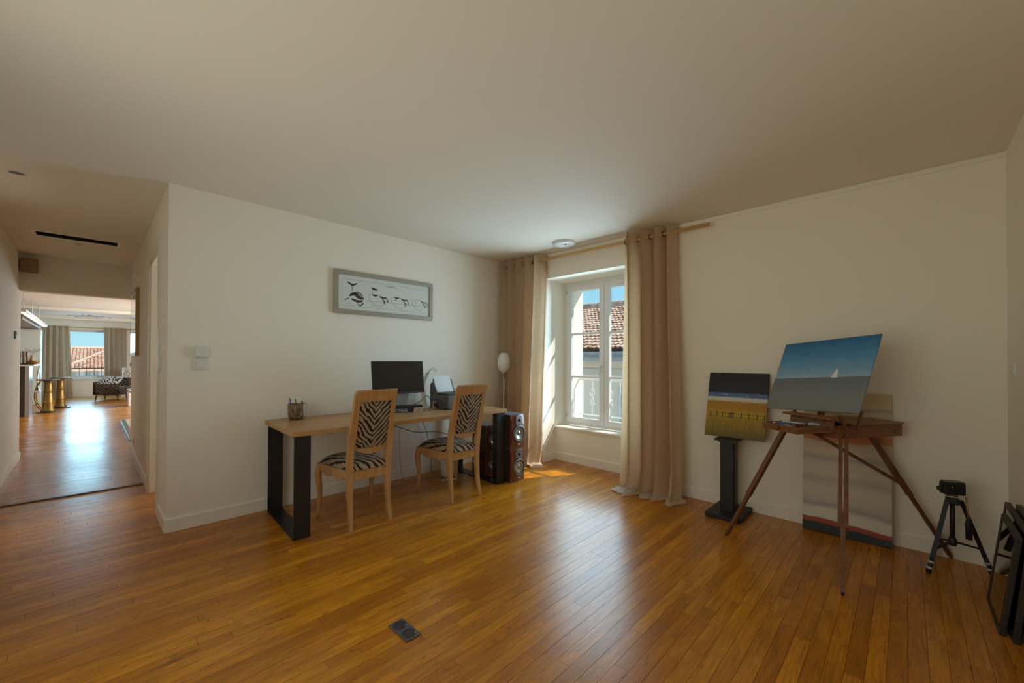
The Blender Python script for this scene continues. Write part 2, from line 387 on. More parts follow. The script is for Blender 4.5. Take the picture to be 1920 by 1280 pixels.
# doorway lining
dr = bpy.data.objects.new('door_1', None); COL.objects.link(dr); dr.location = (XC, DY0, 0); tag(dr, 'cream lining of the open doorway in the corridor', kind='structure')
CREAM = plain('cream_door_paint', (.78, .74, .66), .4, var=.03)
MB().box(0, .16, DY1-DY0-.03, DY1-DY0, 0, DH).box(0, .16, 0, .03, 0, DH).box(0, .16, 0, DY1-DY0, DH-.03, DH).build('door_lining', CREAM, dr)
MB().box(-.014, 0, -.07, 0, 0, DH+.07).box(-.014, 0, DY1-DY0, DY1-DY0+.07, 0, DH+.07).box(-.014, 0, 0, DY1-DY0, DH, DH+.07).build('architrave', CREAM, dr)
for z in (1.06, 1.13): box(.05, .075, DY1-DY0-.034, DY1-DY0-.03, z, z+.045).build('strike_plate', STEEL, dr)

# ------------------------------------------------------------------ window 1
win = bpy.data.objects.new('window_1', None); COL.objects.link(win); win.location = (4.33, NY0, .40); tag(win, 'white two-leaf window with three panes per leaf', kind='structure')
wx0, wx1 = 0, .07
ww, wz0, wz1 = NY1-NY0, .03, 1.862
fr = MB().box(wx0, wx1, 0, .06, wz0, wz1).box(wx0, wx1, ww-.06, ww, wz0, wz1).box(wx0, wx1, .06, ww-.06, wz0, wz0+.05).box(wx0, wx1, .06, ww-.06, wz1-.06, wz1)
fr.build('window_frame', PVC, win)
SX0, SX1 = -.018, .045
for k, (a, b) in enumerate(((.05, ww/2-.002), (ww/2+.002, ww-.05))):
    z0, z1 = wz0+.035, wz1-.045; s = .066
    m = MB().rbox(SX0, SX1, a, a+s, z0, z1, .006).rbox(SX0, SX1, b-s, b, z0, z1, .006).rbox(SX0, SX1, a+s-.004, b-s+.004, z0, z0+s, .006).rbox(SX0, SX1, a+s-.004, b-s+.004, z1-s, z1, .006)
    sash = m.build('sash', PVC, win)
    for z in (1.60-.40, 1.05-.40): box(-.002, .03, a+s-.004, b-s+.004, z-.012, z+.012).build('glazing_bar', PVC, sash)
    zz = [z0+s, .65, 1.20, z1-s]
    for i in range(3): box(.012, .018, a+s-.003, b-s+.003, zz[i], zz[i+1]).build('pane', GLASS, sash)
    for z in (z0+.06, z1-.1): 
        yh = a-.012 if k == 0 else b+.004
        MB().sweep([(-.022, yh+.004, z), (-.022, yh+.004, z+.05)], .006, 8).build('hinge', LGREY, sash)
    if k == 1:
        hd = MB().rbox(SX0-.012, SX0, a+.016, a+.044, .72, .80, .004).sweep([(SX0-.01, a+.03, .785), (SX0-.045, a+.03, .785), (SX0-.048, a+.03, .77), (SX0-.048, a+.03, .67)], .008, 8)
        hd.build('handle', WHITE, sash)
MB().rbox(-.215, .0, 0, ww, .0, .028, .008).build('window_sill', TRIM, win)

w4 = bpy.data.objects.new('window_added_rear', None); COL.objects.link(w4); w4.location = (XL-.12, .2, .5); tag(w4, 'wide window added in the unseen rear wall for fill light', kind='structure')  # made-up window, holds the opening for the rear fill lamp
MB().box(0, .06, 0, .06, 0, 1.7).box(0, .06, 2.14, 2.2, 0, 1.7).box(0, .06, .06, 2.14, 0, .06).box(0, .06, .06, 2.14, 1.64, 1.7).box(0, .06, 1.07, 1.13, .06, 1.64).build('window_frame', PVC, w4)
for y in (.06, 1.13): box(.028, .034, y, y+1.01, .06, 1.64).build('pane', GLASS, w4)
# ------------------------------------------------------------------ outside, main window
RAILP = plain('white_railing_paint', (.80, .80, .78), .5, var=.04)
rl = thing('balcony_railing', 'white scrolled iron railing outside the main room window', 'railing', (4.58, NY0+.06, .44))
wr = NY1-NY0-.12
def bars(m, zs, y0, y1): 
    for z in zs: m.sweep([(0, y0, z), (0, y1, z)], (.009 if z < .4 else .014), 8)
bars(q := MB(), (.57,), 0, wr); q.build('top_rail', RAILP, rl); bars(q := MB(), (.105,), 0, wr); q.build('bottom_rail', RAILP, rl)
for i in range(8):
    y = wr*(i+.5)/8; MB().sweep([(0, y, .105), (0, y, .57)], .006, 8).build('baluster', RAILP, rl)
    if i % 2 == 0: 
        for sg in (1, -1):
            c = []
            for j in range(25):
                t = j/24; ang = (t-.5)*2
                yy = .035*math.sin(ang*PI)*sg; zz = .34+.095*ang
                c.append((.002*sg, y+yy*.8+sg*.004, zz))
            m = MB().sweep(c, .006, 6)
            for zz, s2 in ((.25, -1), (.43, 1)):
                m.sweep([(.002*sg, y+sg*s2*.020+.014*math.cos(a)*sg, zz+.014*math.sin(a)) for a in [k*2*PI/10 for k in range(9)]], .005, 6)
            m.build('scroll', RAILP, rl)

OUTW = plaster('neighbour_render', (.86, .74, .60), .2)
def tile_mat():
    g = G('terracotta_tile'); ge = g.n('ShaderNodeNewGeometry'); r = ge.outputs['Random Per Island']; v = g.coord('World')
    c = g.ramp(r, [(0, (.50, .23, .13)), (.3, (.68, .36, .24)), (.65, (.80, .53, .40)), (1, (.58, .34, .25))])
    g.set(Base_Color=g.mix(g.ramp(g.noise(v, 9, 4), [(.45, 0.0), (.75, .6)]), c, (.30, .20, .15)), Roughness=.85); return g.m
TILE = tile_mat()
def tiled_roof(m, P, across, up, na, nu, wa, lu, seg=5):
    """rows of barrel tiles from P, 'across' and 'up' unit vectors"""
    nrm = across.cross(up).normalized()
    if nrm.z < 0: nrm = -nrm
    for j in range(nu):
        for i in range(na):
            jit = random.uniform(-.01, .01)
            o = P+across*(i*wa+jit)+up*(j*lu+random.uniform(-.02, .02))
            vs = []
            for e, rr, lift in ((0, wa*.52, .035), (1, wa*.40, .0)):
                for k in range(seg+1):
                    a = PI*k/seg; vs.append(o+up*(e*lu*1.15)+across*(math.cos(a)*rr)+nrm*(math.sin(a)*rr*.75+lift))
            for k in range(seg+1):
                a = PI*k/seg; vs.append(o+across*(math.cos(a)*wa*.40)+nrm*(math.sin(a)*wa*.30+.02))
            fs = [(k, k+1, seg+2+k, seg+1+k) for k in range(seg)]+[(k, 2*seg+2+k, 2*seg+3+k, k+1) for k in range(seg)]
            m.add(vs, fs)
nh = thing('neighbour_house', 'house across street with terracotta tile roof behind main window', 'building', (10, 7, -6))
box(.35, 8, -8, 14, 0, 7.42).build('wall', OUTW, nh)
box(.30, .36, -8, 14, 6.82, 7.0).build('cornice', plain('pale_stone', (.62, .56, .48), .8), nh)
r0 = Vector((-.15, -7, 7.55)); upv = Vector((3.65, 0, 1.72)).normalized()
tiled_roof(mr := MB(), r0, Vector((0, 1, 0)), upv, 140, 18, .145, .224)
tag(mr.build('roof_tiles', TILE, nh, fix=False), kind='stuff')
MB().add([r0+Vector((0.05, -1, -.02)), r0+Vector((0.05, 21, -.02)), r0+upv*4.03+Vector((0, 21, -.02)), r0+upv*4.03+Vector((0, -1, -.02))], [(0, 1, 2, 3)]).add(
    [r0+Vector((.05, -1, -.12)), r0+Vector((.05, 21, -.12)), r0+upv*4.03+Vector((0, 21, -.12)), r0+upv*4.03+Vector((0, -1, -.12))], [(0, 1, 2, 3)]).build('roof_deck', plain('roof_underlay', (.25, .14, .09), .9), nh)
mt = MB()
for i in range(70): mt.sweep([r0+upv*4.03+Vector((0, i*.3-.5, .05)), r0+upv*4.03+Vector((0, i*.3-.16, .07))], [.13, .10], 8)
tag(mt.build('ridge_tiles', TILE, nh, fix=False), kind='stuff')
ZINC = plain('zinc', (.30, .33, .36), .45, .5)
gm = MB(); gm.grid(lambda u, v: (-.28+.11*math.cos(PI+PI*v), -8+22*u, 7.46-.11*math.sin(PI*v)), 2, 10); gm.sweep([(-.39, -8, 7.47), (-.39, 14, 7.47)], .015, 6); gm.box(-.18, .36, -8, 14, 7.22, 7.40); gm.build('gutter', ZINC, nh)
for i in range(8): box(-.42, -.38, -6.9+i*1.6, -6.86+i*1.6, 7.25, 7.47).build('gutter_bracket', ZINC, nh)
SHUT = plain('grey_blue_shutter', (.60, .65, .68), .6, var=.06)
WDK = plain('dark_window', (.05, .06, .07), .1)
for k, yc in enumerate((-1.75, 1.9)):
    y0 = yc-.55; 
    wn = MB().prism([(y0, 4.45), (y0+1.1, 4.45), (y0+1.1, 6.45)]+[(yc+.55*math.cos(a), 6.45+.13*math.sin(a)) for a in [PI*i/8 for i in range(1, 8)]]+[(y0, 6.45)], 'x', .28, .37).build('window', plain('window_surround', (.66, .62, .55), .8), nh)
    box(.27, .30, y0+.08, y0+1.02, 4.5, 6.4).build('pane', WDK, wn)
    for sd in (0, 1):
        ya = y0+.03+sd*.53; sh = MB().box(.20, .25, ya, ya+.05, 4.45, 6.42).box(.20, .25, ya+.46, ya+.51, 4.45, 6.42).box(.20, .25, ya+.05, ya+.46, 4.45, 4.55).box(.20, .25, ya+.05, ya+.46, 6.32, 6.42).build('shutter', SHUT, nh)
        sl = MB()
        for i in range(30):
            z = 4.58+i*.058; sl.add([(.20, ya+.05, z), (.20, ya+.46, z), (.25, ya+.46, z+.045), (.25, ya+.05, z+.045), (.20, ya+.05, z+.012), (.20, ya+.46, z+.012), (.25, ya+.46, z+.057), (.25, ya+.05, z+.057)], [(0, 1, 2, 3), (4, 5, 6, 7), (0, 1, 5, 4), (2, 3, 7, 6)])
        tag(sl.build('louvre_slats', SHUT, sh), kind='stuff')
tag(box(-40, 60, -40, 90, -6.3, -6.02).build('street_ground', plain('pale_street', (.62, .60, .56), .9)), 'pale street surface below the windows', 'street', kind='structure')

# ------------------------------------------------------------------ curtains and rod
RX, RZ = 3.758, 2.463
rod = thing('curtain_rod', 'round pale wood curtain rod above the main window', 'curtain rod', (RX, 1.239, RZ))
MB().sweep([(0, 0, 0), (0, 3.84-1.239, 0)], .0165, 16).build('pole', RODW, rod)
for y in (.45, 2.35): MB().sweep([(0, y, 0), (XW-RX, y, 0)], .006, 8).lathe([(.02, 0), (.02, .006)], 16, M=Matrix.Translation((XW-RX-.006, y, 0)) @ Matrix.Rotation(PI/2, 4, 'Y')).build('bracket', STEEL, rod)

def curtain(name, label, ys, ye, ybs, ybe, folds, amp, mat, ph=0.0, x0=RX, ztop=2.535, pool=.16, seed=1, drift=-.05, axis='y', grommet=True, zb=0.0, nu=150, group=None, hemwave=3.0):
    th = thing(name, label, 'curtain', (0, 0, 0), group=group)
    rg = random.Random(seed); a1, a2, a3 = [rg.uniform(0, 6.28) for _ in range(3)]
    def fn(u, v):
        if v < .86: zz = ztop+(0.03-ztop)*(v/.86); pv = 0
        else: pv = (v-.86)/.14; zz = .03
        s = 1-max(0, min(1, (zz-.03)/(ztop-.03)))           # 0 top .. 1 bottom
        ss = s*s*(3-2*s)
        y = ys+(ye-ys)*u; yb = ybs+(ybe-ybs)*u; y = y+(yb-y)*ss
        w = u+.012*math.sin(9*u+a1)*s+.02*s*math.sin(5*u+a2)
        am = amp*(1+.30*s*math.sin(6*u+a3))*(1-.25*s*math.sin(3.7*u+a1)**2)
        c = math.sin(2*PI*folds*w+ph); cc = math.copysign(abs(c)**1.05, c)*(1+.22*math.sin(2.3*PI*folds*u+a2))+.07*math.sin(7*PI*folds*w+a1+2*s)
        x = x0+drift*ss+am*cc; y += .012*math.sin(4*PI*folds*w+2*ph)*(ye-ys)/abs(ye-ys)
        fl = max(0, 1-zz/.30); x -= .05*fl*fl*(1+.6*math.sin(2*PI*folds*.5*u+a2))
        if pv > 0:
            d = pool*(.62+.38*math.sin(hemwave*2*u*PI+a3))*(.35+.65*math.sin(PI*min(1, max(0, .1+u*.85))))
            x -= d*pv; y += .04*pv*math.sin(5*u+a1)+(ybe-ybs)*.16*pv*u*u
            zz = .007+.024*(1-pv)**2+.035*abs(math.sin(PI*folds*w+ph+1.3*pv))*math.sin(PI*min(1, pv*1.15))*(.5+.5*math.sin(11*u+a2))
        zz += zb
        return (x, y, zz) if axis == 'y' else (y, x, zz)
    MB().grid(fn, nu, 74).build('drape', mat, th, fix=False)
    if grommet:
        n = int(round(folds*2))
        for i in range(n):
            u = (i+.5)/n-ph/(2*PI*folds)+0
            if not 0.01 < u < .99: continue
            p = fn(u, (ztop-RZ)/(ztop-.03)*.86); q = Vector(fn(min(1, u+.01), .03))-Vector(fn(max(0, u-.01), .03)); q.z = 0; q.normalize()
            nrm = Vector((-q.y, q.x, 0)); M = Matrix.Translation((RX if axis == 'y' else p[0], p[1] if axis == 'y' else p[1], RZ)) @ nrm.to_track_quat('Z', 'Y').to_matrix().to_4x4()
            pr = [(.021+.0055*math.cos(a), .0035*math.sin(a)) for a in [2*PI*k/8 for k in range(9)]]
            MB().lathe(pr, 20, M, cap=False).build('grommet', STEEL, th)
    return th, fn
cl, _ = curtain('curtain', 'beige linen curtain hanging between desk lamp corner and window', 3.845, 3.125, 3.80, 3.14, 5, .078, LINEN, ph=2.2, seed=3, pool=.10, drift=-.06)
cr_, fnR = curtain('curtain', 'long brown linen curtain pooling on floor right of window', 2.07, 1.545, 2.06, 1.46, 4, .082, LINEN, ph=.4, seed=12, pool=.20, drift=-.07)
# white lining folded out under the hem of the right curtain, and a corner under the left one
lin = MB().grid(lambda u, v: (3.66-.145*math.sin(PI*min(1, .25+u*.8))*v-.02, 2.055-.345*u+.03*v, .004+.02*(1-v)+.012*abs(math.sin(9*u))*v), 24, 6)
lin.build('lining', LINING, cr_, fix=False)
lin = MB().grid(lambda u, v: (3.60-.12*v, 3.34-.10*u, .004+.035*u*v), 8, 6); lin.build('lining', LINING, cl, fix=False)

# ------------------------------------------------------------------ small things on ceiling and walls
dt = thing('smoke_detector', 'flat round white detector on ceiling before the window', 'detector', (3.60, 2.70, H))
MB().lathe([(.125, 0), (.128, -.008), (.120, -.024), (.085, -.032), (.05, -.034), (.045, -.030), (.0, -.030)], 36, cap=False).build('body', WHITE, dt)
MB().lathe([(.012, -.038), (.010, -.030)], 12, c=(-.03, -.04, 0)).build('sensor', GREYP, dt)

th = thing('thermostat', 'square white thermostat box above the light switch', 'thermostat', (.583, D, 1.278))
rbox(-.045, .045, -.028, 0, 0, .09, .008, 3).build('body', WHITE, th); box(-.038, -.018, -.0288, -.0275, .008, .011).build('marking', GREYP, th)
sw = thing('light_switch', 'double white light switch under the thermostat box', 'switch', (.579, D, 1.184))
rbox(-.048, .048, -.009, 0, 0, .086, .004).build('plate', WHITE, sw); rbox(-.030, .026, -.014, -.008, .016, .070, .003).build('rocker', WHITE, sw)
sw = thing('light_switch', 'slim white switch on shaded wall at right edge', 'switch', (3.62, YR, 1.18))
rbox(-.04, .04, 0, .009, 0, .085, .004).build('plate', WHITE, sw); rbox(-.025, .025, .008, .014, .016, .068, .003).build('rocker', WHITE, sw)
kb = thing('wall_sensor', 'oval white knob on corridor corner beside doorway', 'sensor', (XC, 4.30, 1.225))
MB().lathe([(.062, 0), (.064, .008), (.058, .016), (.03, .020), (.0, .021)], 24, Matrix.Rotation(-PI/2, 4, 'Y'), cap=False).build('body', WHITE, kb)
so = thing('wall_socket', 'white wall socket low on the corridor wall', 'socket', (XC, 7.14, .16)); rbox(-.010, 0, -.04, .04, 0, .08, .003).build('plate', WHITE, so)
MB().lathe([(.022, 0), (.022, .002), (.018, .002), (.018, -.004), (0, -.004)], 16, Matrix.Translation((-.010, 0, .04)) @ Matrix.Rotation(-PI/2, 4, 'Y'), cap=False).build('well', LGREY, so)
so = thing('light_switch', 'small switch plate at far end of corridor wall', 'switch', (XC, 7.79, 1.14)); rbox(-.010, 0, -.04, .04, 0, .085, .003).build('plate', WHITE, so); rbox(-.015, -.009, -.02, .02, .02, .065, .002).build('rocker', LGREY, so)
tm = thing('room_control', 'small room control with display on left corridor wall', 'thermostat', (XL, 7.45, 1.49))
rbox(0, .02, -.045, .045, 0, .09, .005).build('body', LGREY, tm); box(.0195, .021, -.03, .03, .03, .08).build('display', BLACK, tm)
wsb = thing('wall_speaker', 'small brown wooden speaker box high in corridor corner', 'speaker', (-.55, 7.86, 2.33))
rbox(-.07, .07, -.13, 0, 0, .16, .004).build('cabinet', wood('walnut_box', (.26, .14, .06), (.38, .23, .11), 'X', .5), wsb); box(-.062, .062, -.1325, -.129, .008, .152).build('grille', plain('tan_cloth', (.36, .25, .14), .9, bump=.3, scale=200), wsb)
# picture on the corridor wall (glazed, gold frame)
cm = thing('wall_mirror', 'narrow gold-framed glazed picture on the corridor wall', 'picture', (XC, 6.9, 1.30))
GOLD = wood('gilt_frame', (.40, .24, .09), (.58, .38, .17), 'Z', .35)
MB().box(-.035, 0, -.44, -.40, 0, .80).box(-.035, 0, .40, .44, 0, .80).box(-.035, 0, -.40, .40, 0, .04).box(-.035, 0, -.40, .40, .76, .80).build('frame', GOLD, cm)
box(-.034, -.028, -.40, .40, .04, .76).build('mirror_glass', plain('mirror_silver', (.8, .82, .83), .03, 1, var=.01), cm)

# air grille and downlights in the corridor ceiling
ag = thing('air_grille', 'long dark slotted air grille in corridor ceiling', 'vent', (-.11, 6.40, H))
MB().box(-.33, .33, -.125, -.10, -.008, 0).box(-.33, .33, .10, .125, -.008, 0).box(-.33, -.30, -.10, .10, -.008, 0).box(.30, .33, -.10, .10, -.008, 0).build('frame', TRIM, ag)
box(-.30, .30, -.10, .10, -.002, 0).build('backing', BLACK, ag)
for i in range(9): MB().add([(-.30, -.095+i*.0222, -.007), (.30, -.095+i*.0222, -.007), (.30, -.083+i*.0222, -.002), (-.30, -.083+i*.0222, -.002), (-.30, -.095+i*.0222, -.0055), (.30, -.095+i*.0222, -.0055), (.30, -.083+i*.0222, -.0005), (-.30, -.083+i*.0222, -.0005)], [(0, 1, 2, 3), (4, 7, 6, 5), (0, 4, 5, 1), (2, 6, 7, 3)]).build('slat', plain('grille_slat', (.05, .042, .033), .6), ag)
for (x, y, r, lb) in ((-.375, 4.43, .042, 'recessed downlight nearest the room in corridor ceiling'), (-.12, 6.72, .03, 'tiny recessed spot behind the corridor air grille')):
    dl = thing('downlight', lb, 'ceiling light', (x, y, H), group='corridor downlights')
    MB().lathe([(r*1.25, 0), (r*1.22, -.005), (r, -.006), (r*.9, .0)], 24, cap=False).build('ring', WHITE, dl); MB().lathe([(r*.92, -.001), (0, -.001)], 24, cap=False).build('bulb_face', GREYP, dl)

# ------------------------------------------------------------------ framed drawing on desk wall
PX0, PX1, PZ0, PZ1 = 1.575, 2.682, 1.705, 2.122
pf = thing('framed_drawing', 'wide grey-framed print of ink drawings above the desk', 'picture', (PX0, D, PZ0))
w, h = PX1-PX0, PZ1-PZ0
FRM = plain('taupe_frame', (.36, .325, .27), .45, .2, var=.1)
fm = MB(); b = .042
for (a0, a1, b0, b1) in ((0, w, 0, b), (0, w, h-b, h), (0, b, b, h-b), (w-b, w, b, h-b)): fm.rbox(a0, a1, -.028, 0, b0, b1, .004)
fm.build('frame', FRM, pf)
PAPER = plain('drawing_paper', (.86, .86, .83), .6, var=.02); INK = plain('brown_ink', (.05, .04, .032), .8, var=.3); INKL = plain('pale_ink', (.28, .26, .22), .8, var=.3)
box(b, w-b, -.014, -.004, b, h-b).build('paper', PAPER, pf)
yk = -.0146; M1, M2 = 1, 2
def stroke(m, pts, wd): 
    P = smooth_path([(x, yk, z) for x, z in pts], 6); n = len(P)
    MB().sweep(P, [(.0005, max(.0012, wd*(math.sin(PI*(i+.5)/n)**.6))) for i in range(n)], sq=True, up=(0, 0, 1)).build('ink_stroke', INK if m is M1 else INKL, pf)
m = MB()
for (a0, a1, b0, b1) in ((.08, w-.08, .078, .080), (.08, w-.08, h-.082, h-.080), (.08, .0815, .078, h-.08), (w-.0815, w-.08, .078, h-.08)): m.box(a0, a1, yk, -.0139, b0, b1)
m.build('printed_border', INKL, pf)
for k in range(4):                                  # four drawings of a body rising and fading over a bowl
    cx = .20+.245*k; m1 = M1; m2 = M2; s = 1-.14*k
    rg = random.Random(k)
    if k == 0:
        stroke(m1, [(cx-.05, .175), (cx+.0, .20), (cx+.05, .17), (cx+.10, .16)], .018); stroke(m1, [(cx-.03, .15), (cx+.03, .13), (cx+.09, .14)], .012)
        stroke(m2, [(cx-.02, .20), (cx+.04, .215), (cx+.09, .18)], .012)
        stroke(m1, [(cx+.03, .11), (cx+.06, .09), (cx+.09, .115), (cx+.06, .12)], .006); stroke(m1, [(cx-.10, .13), (cx-.05, .155)], .004)
        stroke(m2, [(cx-.02, .21), (cx-.02, .29)], .006); stroke(m1, [(cx-.07, .31), (cx-.02, .285), (cx+.03, .305)], .009)
    else:
        stroke(m2, [(cx-.10, .20), (cx-.08, .15), (cx, .10), (cx+.06, .12), (cx+.10, .18)], .0016)
        stroke(m2, [(cx-.10, .205), (cx-.02, .215), (cx+.09, .195)], .0016); stroke(m2, [(cx-.12, .15), (cx+.13, .145)], .0012)
        stroke(m1, [(cx+.02, .205), (cx+.06, .19), (cx+.10, .20)], .010*s); stroke(m1, [(cx+.05, .18), (cx+.075, .15), (cx+.07, .13)], .008*s); stroke(m1, [(cx+.09, .19), (cx+.115, .165), (cx+.10, .145)], .005*s)
        if k < 3: stroke(m1, [(cx-.06, .215), (cx-.03, .205), (cx, .215)], .010*s)
        if k == 1: stroke(m1, [(cx-.07, .285), (cx-.04, .27), (cx, .268)], .010); stroke(m2, [(cx-.06, .21), (cx-.055, .265)], .002)
        else: stroke(m1, [(cx-.05, .19), (cx-.035, .18)], .007*s)
    for q in range(3): stroke(m2, [(cx-.07+q*.01, .10), (cx-.06+q*.01, .10)], .0016)
stroke(M2, [(.52, .315), (.60, .315), (.68, .314)], .003)
box(b, w-b, -.0178, -.0168, b, h-b).build('glass', GLASS, pf)

# ------------------------------------------------------------------ floor socket plate
fb = thing('floor_socket', 'dark metal floor socket plate with two round lids', 'socket', (1.031, 1.697, 0))
PL = plain('gunmetal_plate', (.13, .125, .13), .4, .5, var=.1); rbox(-.038, .038, -.082, .082, 0, .006, .002).build('plate', PL, fb)
for y in (-.040, .040):
    MB().lathe([(.031, .006), (.031, .0085), (.026, .009), (0, .0092)], 28, c=(0, y, 0), cap=False).build('lid', plain('dark_lid', (.05, .05, .053), .35, .4), fb)
    
# ------------------------------------------------------------------ desk
DK = math.radians(-2.6)
dk = thing('desk', 'long oak desk with black steel frame legs against wall', 'desk', (.972, 3.062, 0), DK)
DW, DD, DT = 2.02, .775, .76
top = rbox(0, DW, 0, DD, DT-.036, DT, .003).build('desktop', OAK, dk)
for x in (.015, DW-.125):
    lg = MB(); sw_ = .11; tk = .012; y0, y1 = .012, DD-.03
    lg.box(x, x+sw_, y0, y0+tk, 0, DT-.036).box(x, x+sw_, y1-tk, y1, 0, DT-.036).box(x, x+sw_, y0+tk, y1-tk, 0, tk).box(x, x+sw_, y0+tk, y1-tk, DT-.036-tk, DT-.036)
    lg.build('leg_frame', STEEL, dk)
def on_desk(x, y, z=0): 
    c, s = math.cos(DK), math.sin(DK); return (.972+x*c-y*s, 3.062+x*s+y*c, DT+z)

# ------------------------------------------------------------------ chairs
def make_chair():
    c = thing('dining_chair', '', 'chair', group='zebra chairs at the desk')
    fw, rw, dp = .215, .152, .455
    for sx in (-1, 1):
        # rear leg and back post in one sweep
        P = smooth_path([(sx*(rw+.006), -.005, 0), (sx*rw, .022, .14), (sx*rw, .040, .30), (sx*rw, .042, .43), (sx*rw*1.0, .020, .62), (sx*rw*.98, -.030, .84), (sx*rw*.955, -.080, 1.02)], 5)
        n = len(P); MB().sweep(P, [(.011+.010*min(1, p.z/.4)-(.004 if p.z > .8 else 0), .012+.010*min(1, p.z/.35)-.006*max(0, (p.z-.5)/.5)) for p in P], sq=True, up=(0, 1, 0)).build('rear_leg', CHERRY, c)
        P = smooth_path([(sx*(fw+.012), dp+.02, 0), (sx*(fw+.004), dp+.004, .10), (sx*(fw+.004), dp, .22), (sx*(fw+.012), dp+.010, .34), (sx*(fw-.002), dp, .43)], 5)
        MB().sweep(P, [(.0105+.0165*min(1, max(0, (p.z)/.37)), .0105+.0165*min(1, max(0, p.z/.37))) for p in P], 10).build('front_leg', CHERRY, c)
        pr = [(.03, .435), (dp, .435), (dp, .36)]+[(dp-.03-.36*t, .372+.010*math.cos(t*PI*4)-.018*math.sin(PI*t)) for t in [i/14 for i in range(15)]]+[(.03, .36)]
        m = MB().prism(pr, 'x', -.011, .011)
        m.v = [(x+sx*(rw+(fw-rw)*max(0, min(1, (y-.03)/(dp-.03)))), y, z) for x, y, z in m.v]; m.build('side_rail', CHERRY, c)
    rbox(-rw+.015, rw-.015, .025, .055, .36, .435, .004).build('rear_rail', CHERRY, c)
    pr = [(-fw, .435), (fw, .435), (fw, .37)]+[(fw-2*fw*t, .365+.018*math.cos(t*PI*4)) for t in [i/16 for i in range(17)]]+[(-fw, .37)]
    MB().prism(pr, 'y', dp-.012, dp+.012).build('front_rail', CHERRY, c)
    def seat(u, v):
        y = .015+(dp+.02-.015)*v; hw = (rw-.004)+((fw+.008)-(rw-.004))*v; x = -hw+2*hw*u
        e = (1-abs(2*u-1)**5)*(1-abs(2*v-1)**5); return (x*(1-.015*e), y, .437+.06*e**.45+.012*e)
    MB().grid(seat, 22, 22).box(-rw+.02, rw-.02, .05, dp-.03, .41, .438).build('seat_cushion', ZS, c, fix=False)
    # back: top rail, curved lower rail, upholstered panel
    def by(z): return .020-.100*max(0, (z-.62))/.40-.02*max(0, z-.62)
    m = MB().grid(lambda u, v: (-rw-.012+(2*rw+.024)*u, by(1.0)-.016-.014*math.sin(PI*u)*0+.0, .965+.08*v), 8, 2)
    m = MB(); pr = [(by(.955)-.014, .955), (by(.955)+.014, .955), (by(1.03)+.012, 1.03), (by(1.045)+.016, 1.042), (by(1.045)-.012, 1.045), (by(1.03)-.018, 1.032)]
    m.prism(pr, 'x', -rw-.006, rw+.006); m.build('top_rail', CHERRY, c)
    P = [(x, .030+.0, .590-.020*math.cos(x/rw*PI)*1.0+.0) for x in [(-rw+.01)+(2*rw-.02)*i/14 for i in range(15)]]
    MB().sweep(P, [(.012, .020+.004*math.cos(p[0]/rw*PI)) for p in P], sq=True, up=(0, 0, 1)).build('lower_rail', CHERRY, c)
    def pan(sgn):
        return lambda u, v: ((-rw+.018)+(2*rw-.036)*u, by(.60+.36*v)+sgn*(.006+.012*(1-abs(2*u-1)**4)*(1-abs(2*v-1)**4)), .600+.36*v)
    MB().grid(pan(-1), 10, 14).grid(pan(1), 10, 14).build('back_panel', ZB, c, fix=False)
    for sx in (-1, 1): MB().sweep([(sx*(rw-.022), by(.60), .60), (sx*(rw-.022), by(.96), .96)], (.006, .012), sq=True, up=(0, 1, 0)).build('inner_moulding', CHERRY, c)
    return c
ch = make_chair(); ch.location = (1.490, 2.935, 0); ch.rotation_euler.z = math.radians(-1.5); ch['label'] = 'zebra-upholstered wooden chair at the desk, nearer the corridor'
c2 = copy_tree(ch); c2.location = (2.380, 2.885, 0); c2.rotation_euler.z = math.radians(-2.5); c2['label'] = 'zebra-upholstered wooden chair at the desk, beside the loudspeakers'

# ------------------------------------------------------------------ things on the desk
pc = thing('pen_cup', 'squat brown ceramic pen cup at left end of desk', 'cup', (1.215, 3.715, DT))
g_ = G('brown_glaze'); v_ = g_.coord('Object'); x_, y_, z_ = g_.sep(v_)
g_.set(Base_Color=g_.mix(g_.math('GREATER_THAN', g_.math('ADD', x_, g_.math('MULTIPLY', g_.noise(v_, 60, 2), .02)), .038), g_.ramp(g_.noise(v_, 30, 4), [(.3, (.08, .045, .018)), (.7, (.26, .18, .09))]), (.42, .37, .27)), Roughness=.35)
MB().lathe([(.050, 0), (.060, .006), (.070, .04), (.072, .10), (.070, .132), (.066, .132), (.066, .02), (0, .018)], 28, cap=False).build('body', g_.m, pc)
MB().lathe([(.040+.006*math.cos(a), .006*math.sin(a)) for a in [2*PI*i/8 for i in range(9)]], 24, Matrix.Translation((-.028, -.066, .07)) @ Matrix.Rotation(math.radians(70), 4, 'X') @ Matrix.Scale(1.25, 4, (0, 1, 0)), cap=False).build('arch_relief', g_.m, pc)
PENS = [('blue plastic pen leaning out of the pen cup', (.02, .10, .42), (-.035, .0), (-.055, .01), .19), ('black marker pen standing in the pen cup', (.01, .01, .012), (-.005, -.01), (-.012, -.005), .185), ('orange pencil lying low in the pen cup', (.55, .16, .06), (.0, -.02), (.05, -.02), .15), ('grey pen among the pens of the cup', (.12, .12, .13), (.02, .015), (.045, .02), .16), ('thin dark pen at right rim of pen cup', (.03, .03, .04), (.035, .0), (.042, .005), .165)]
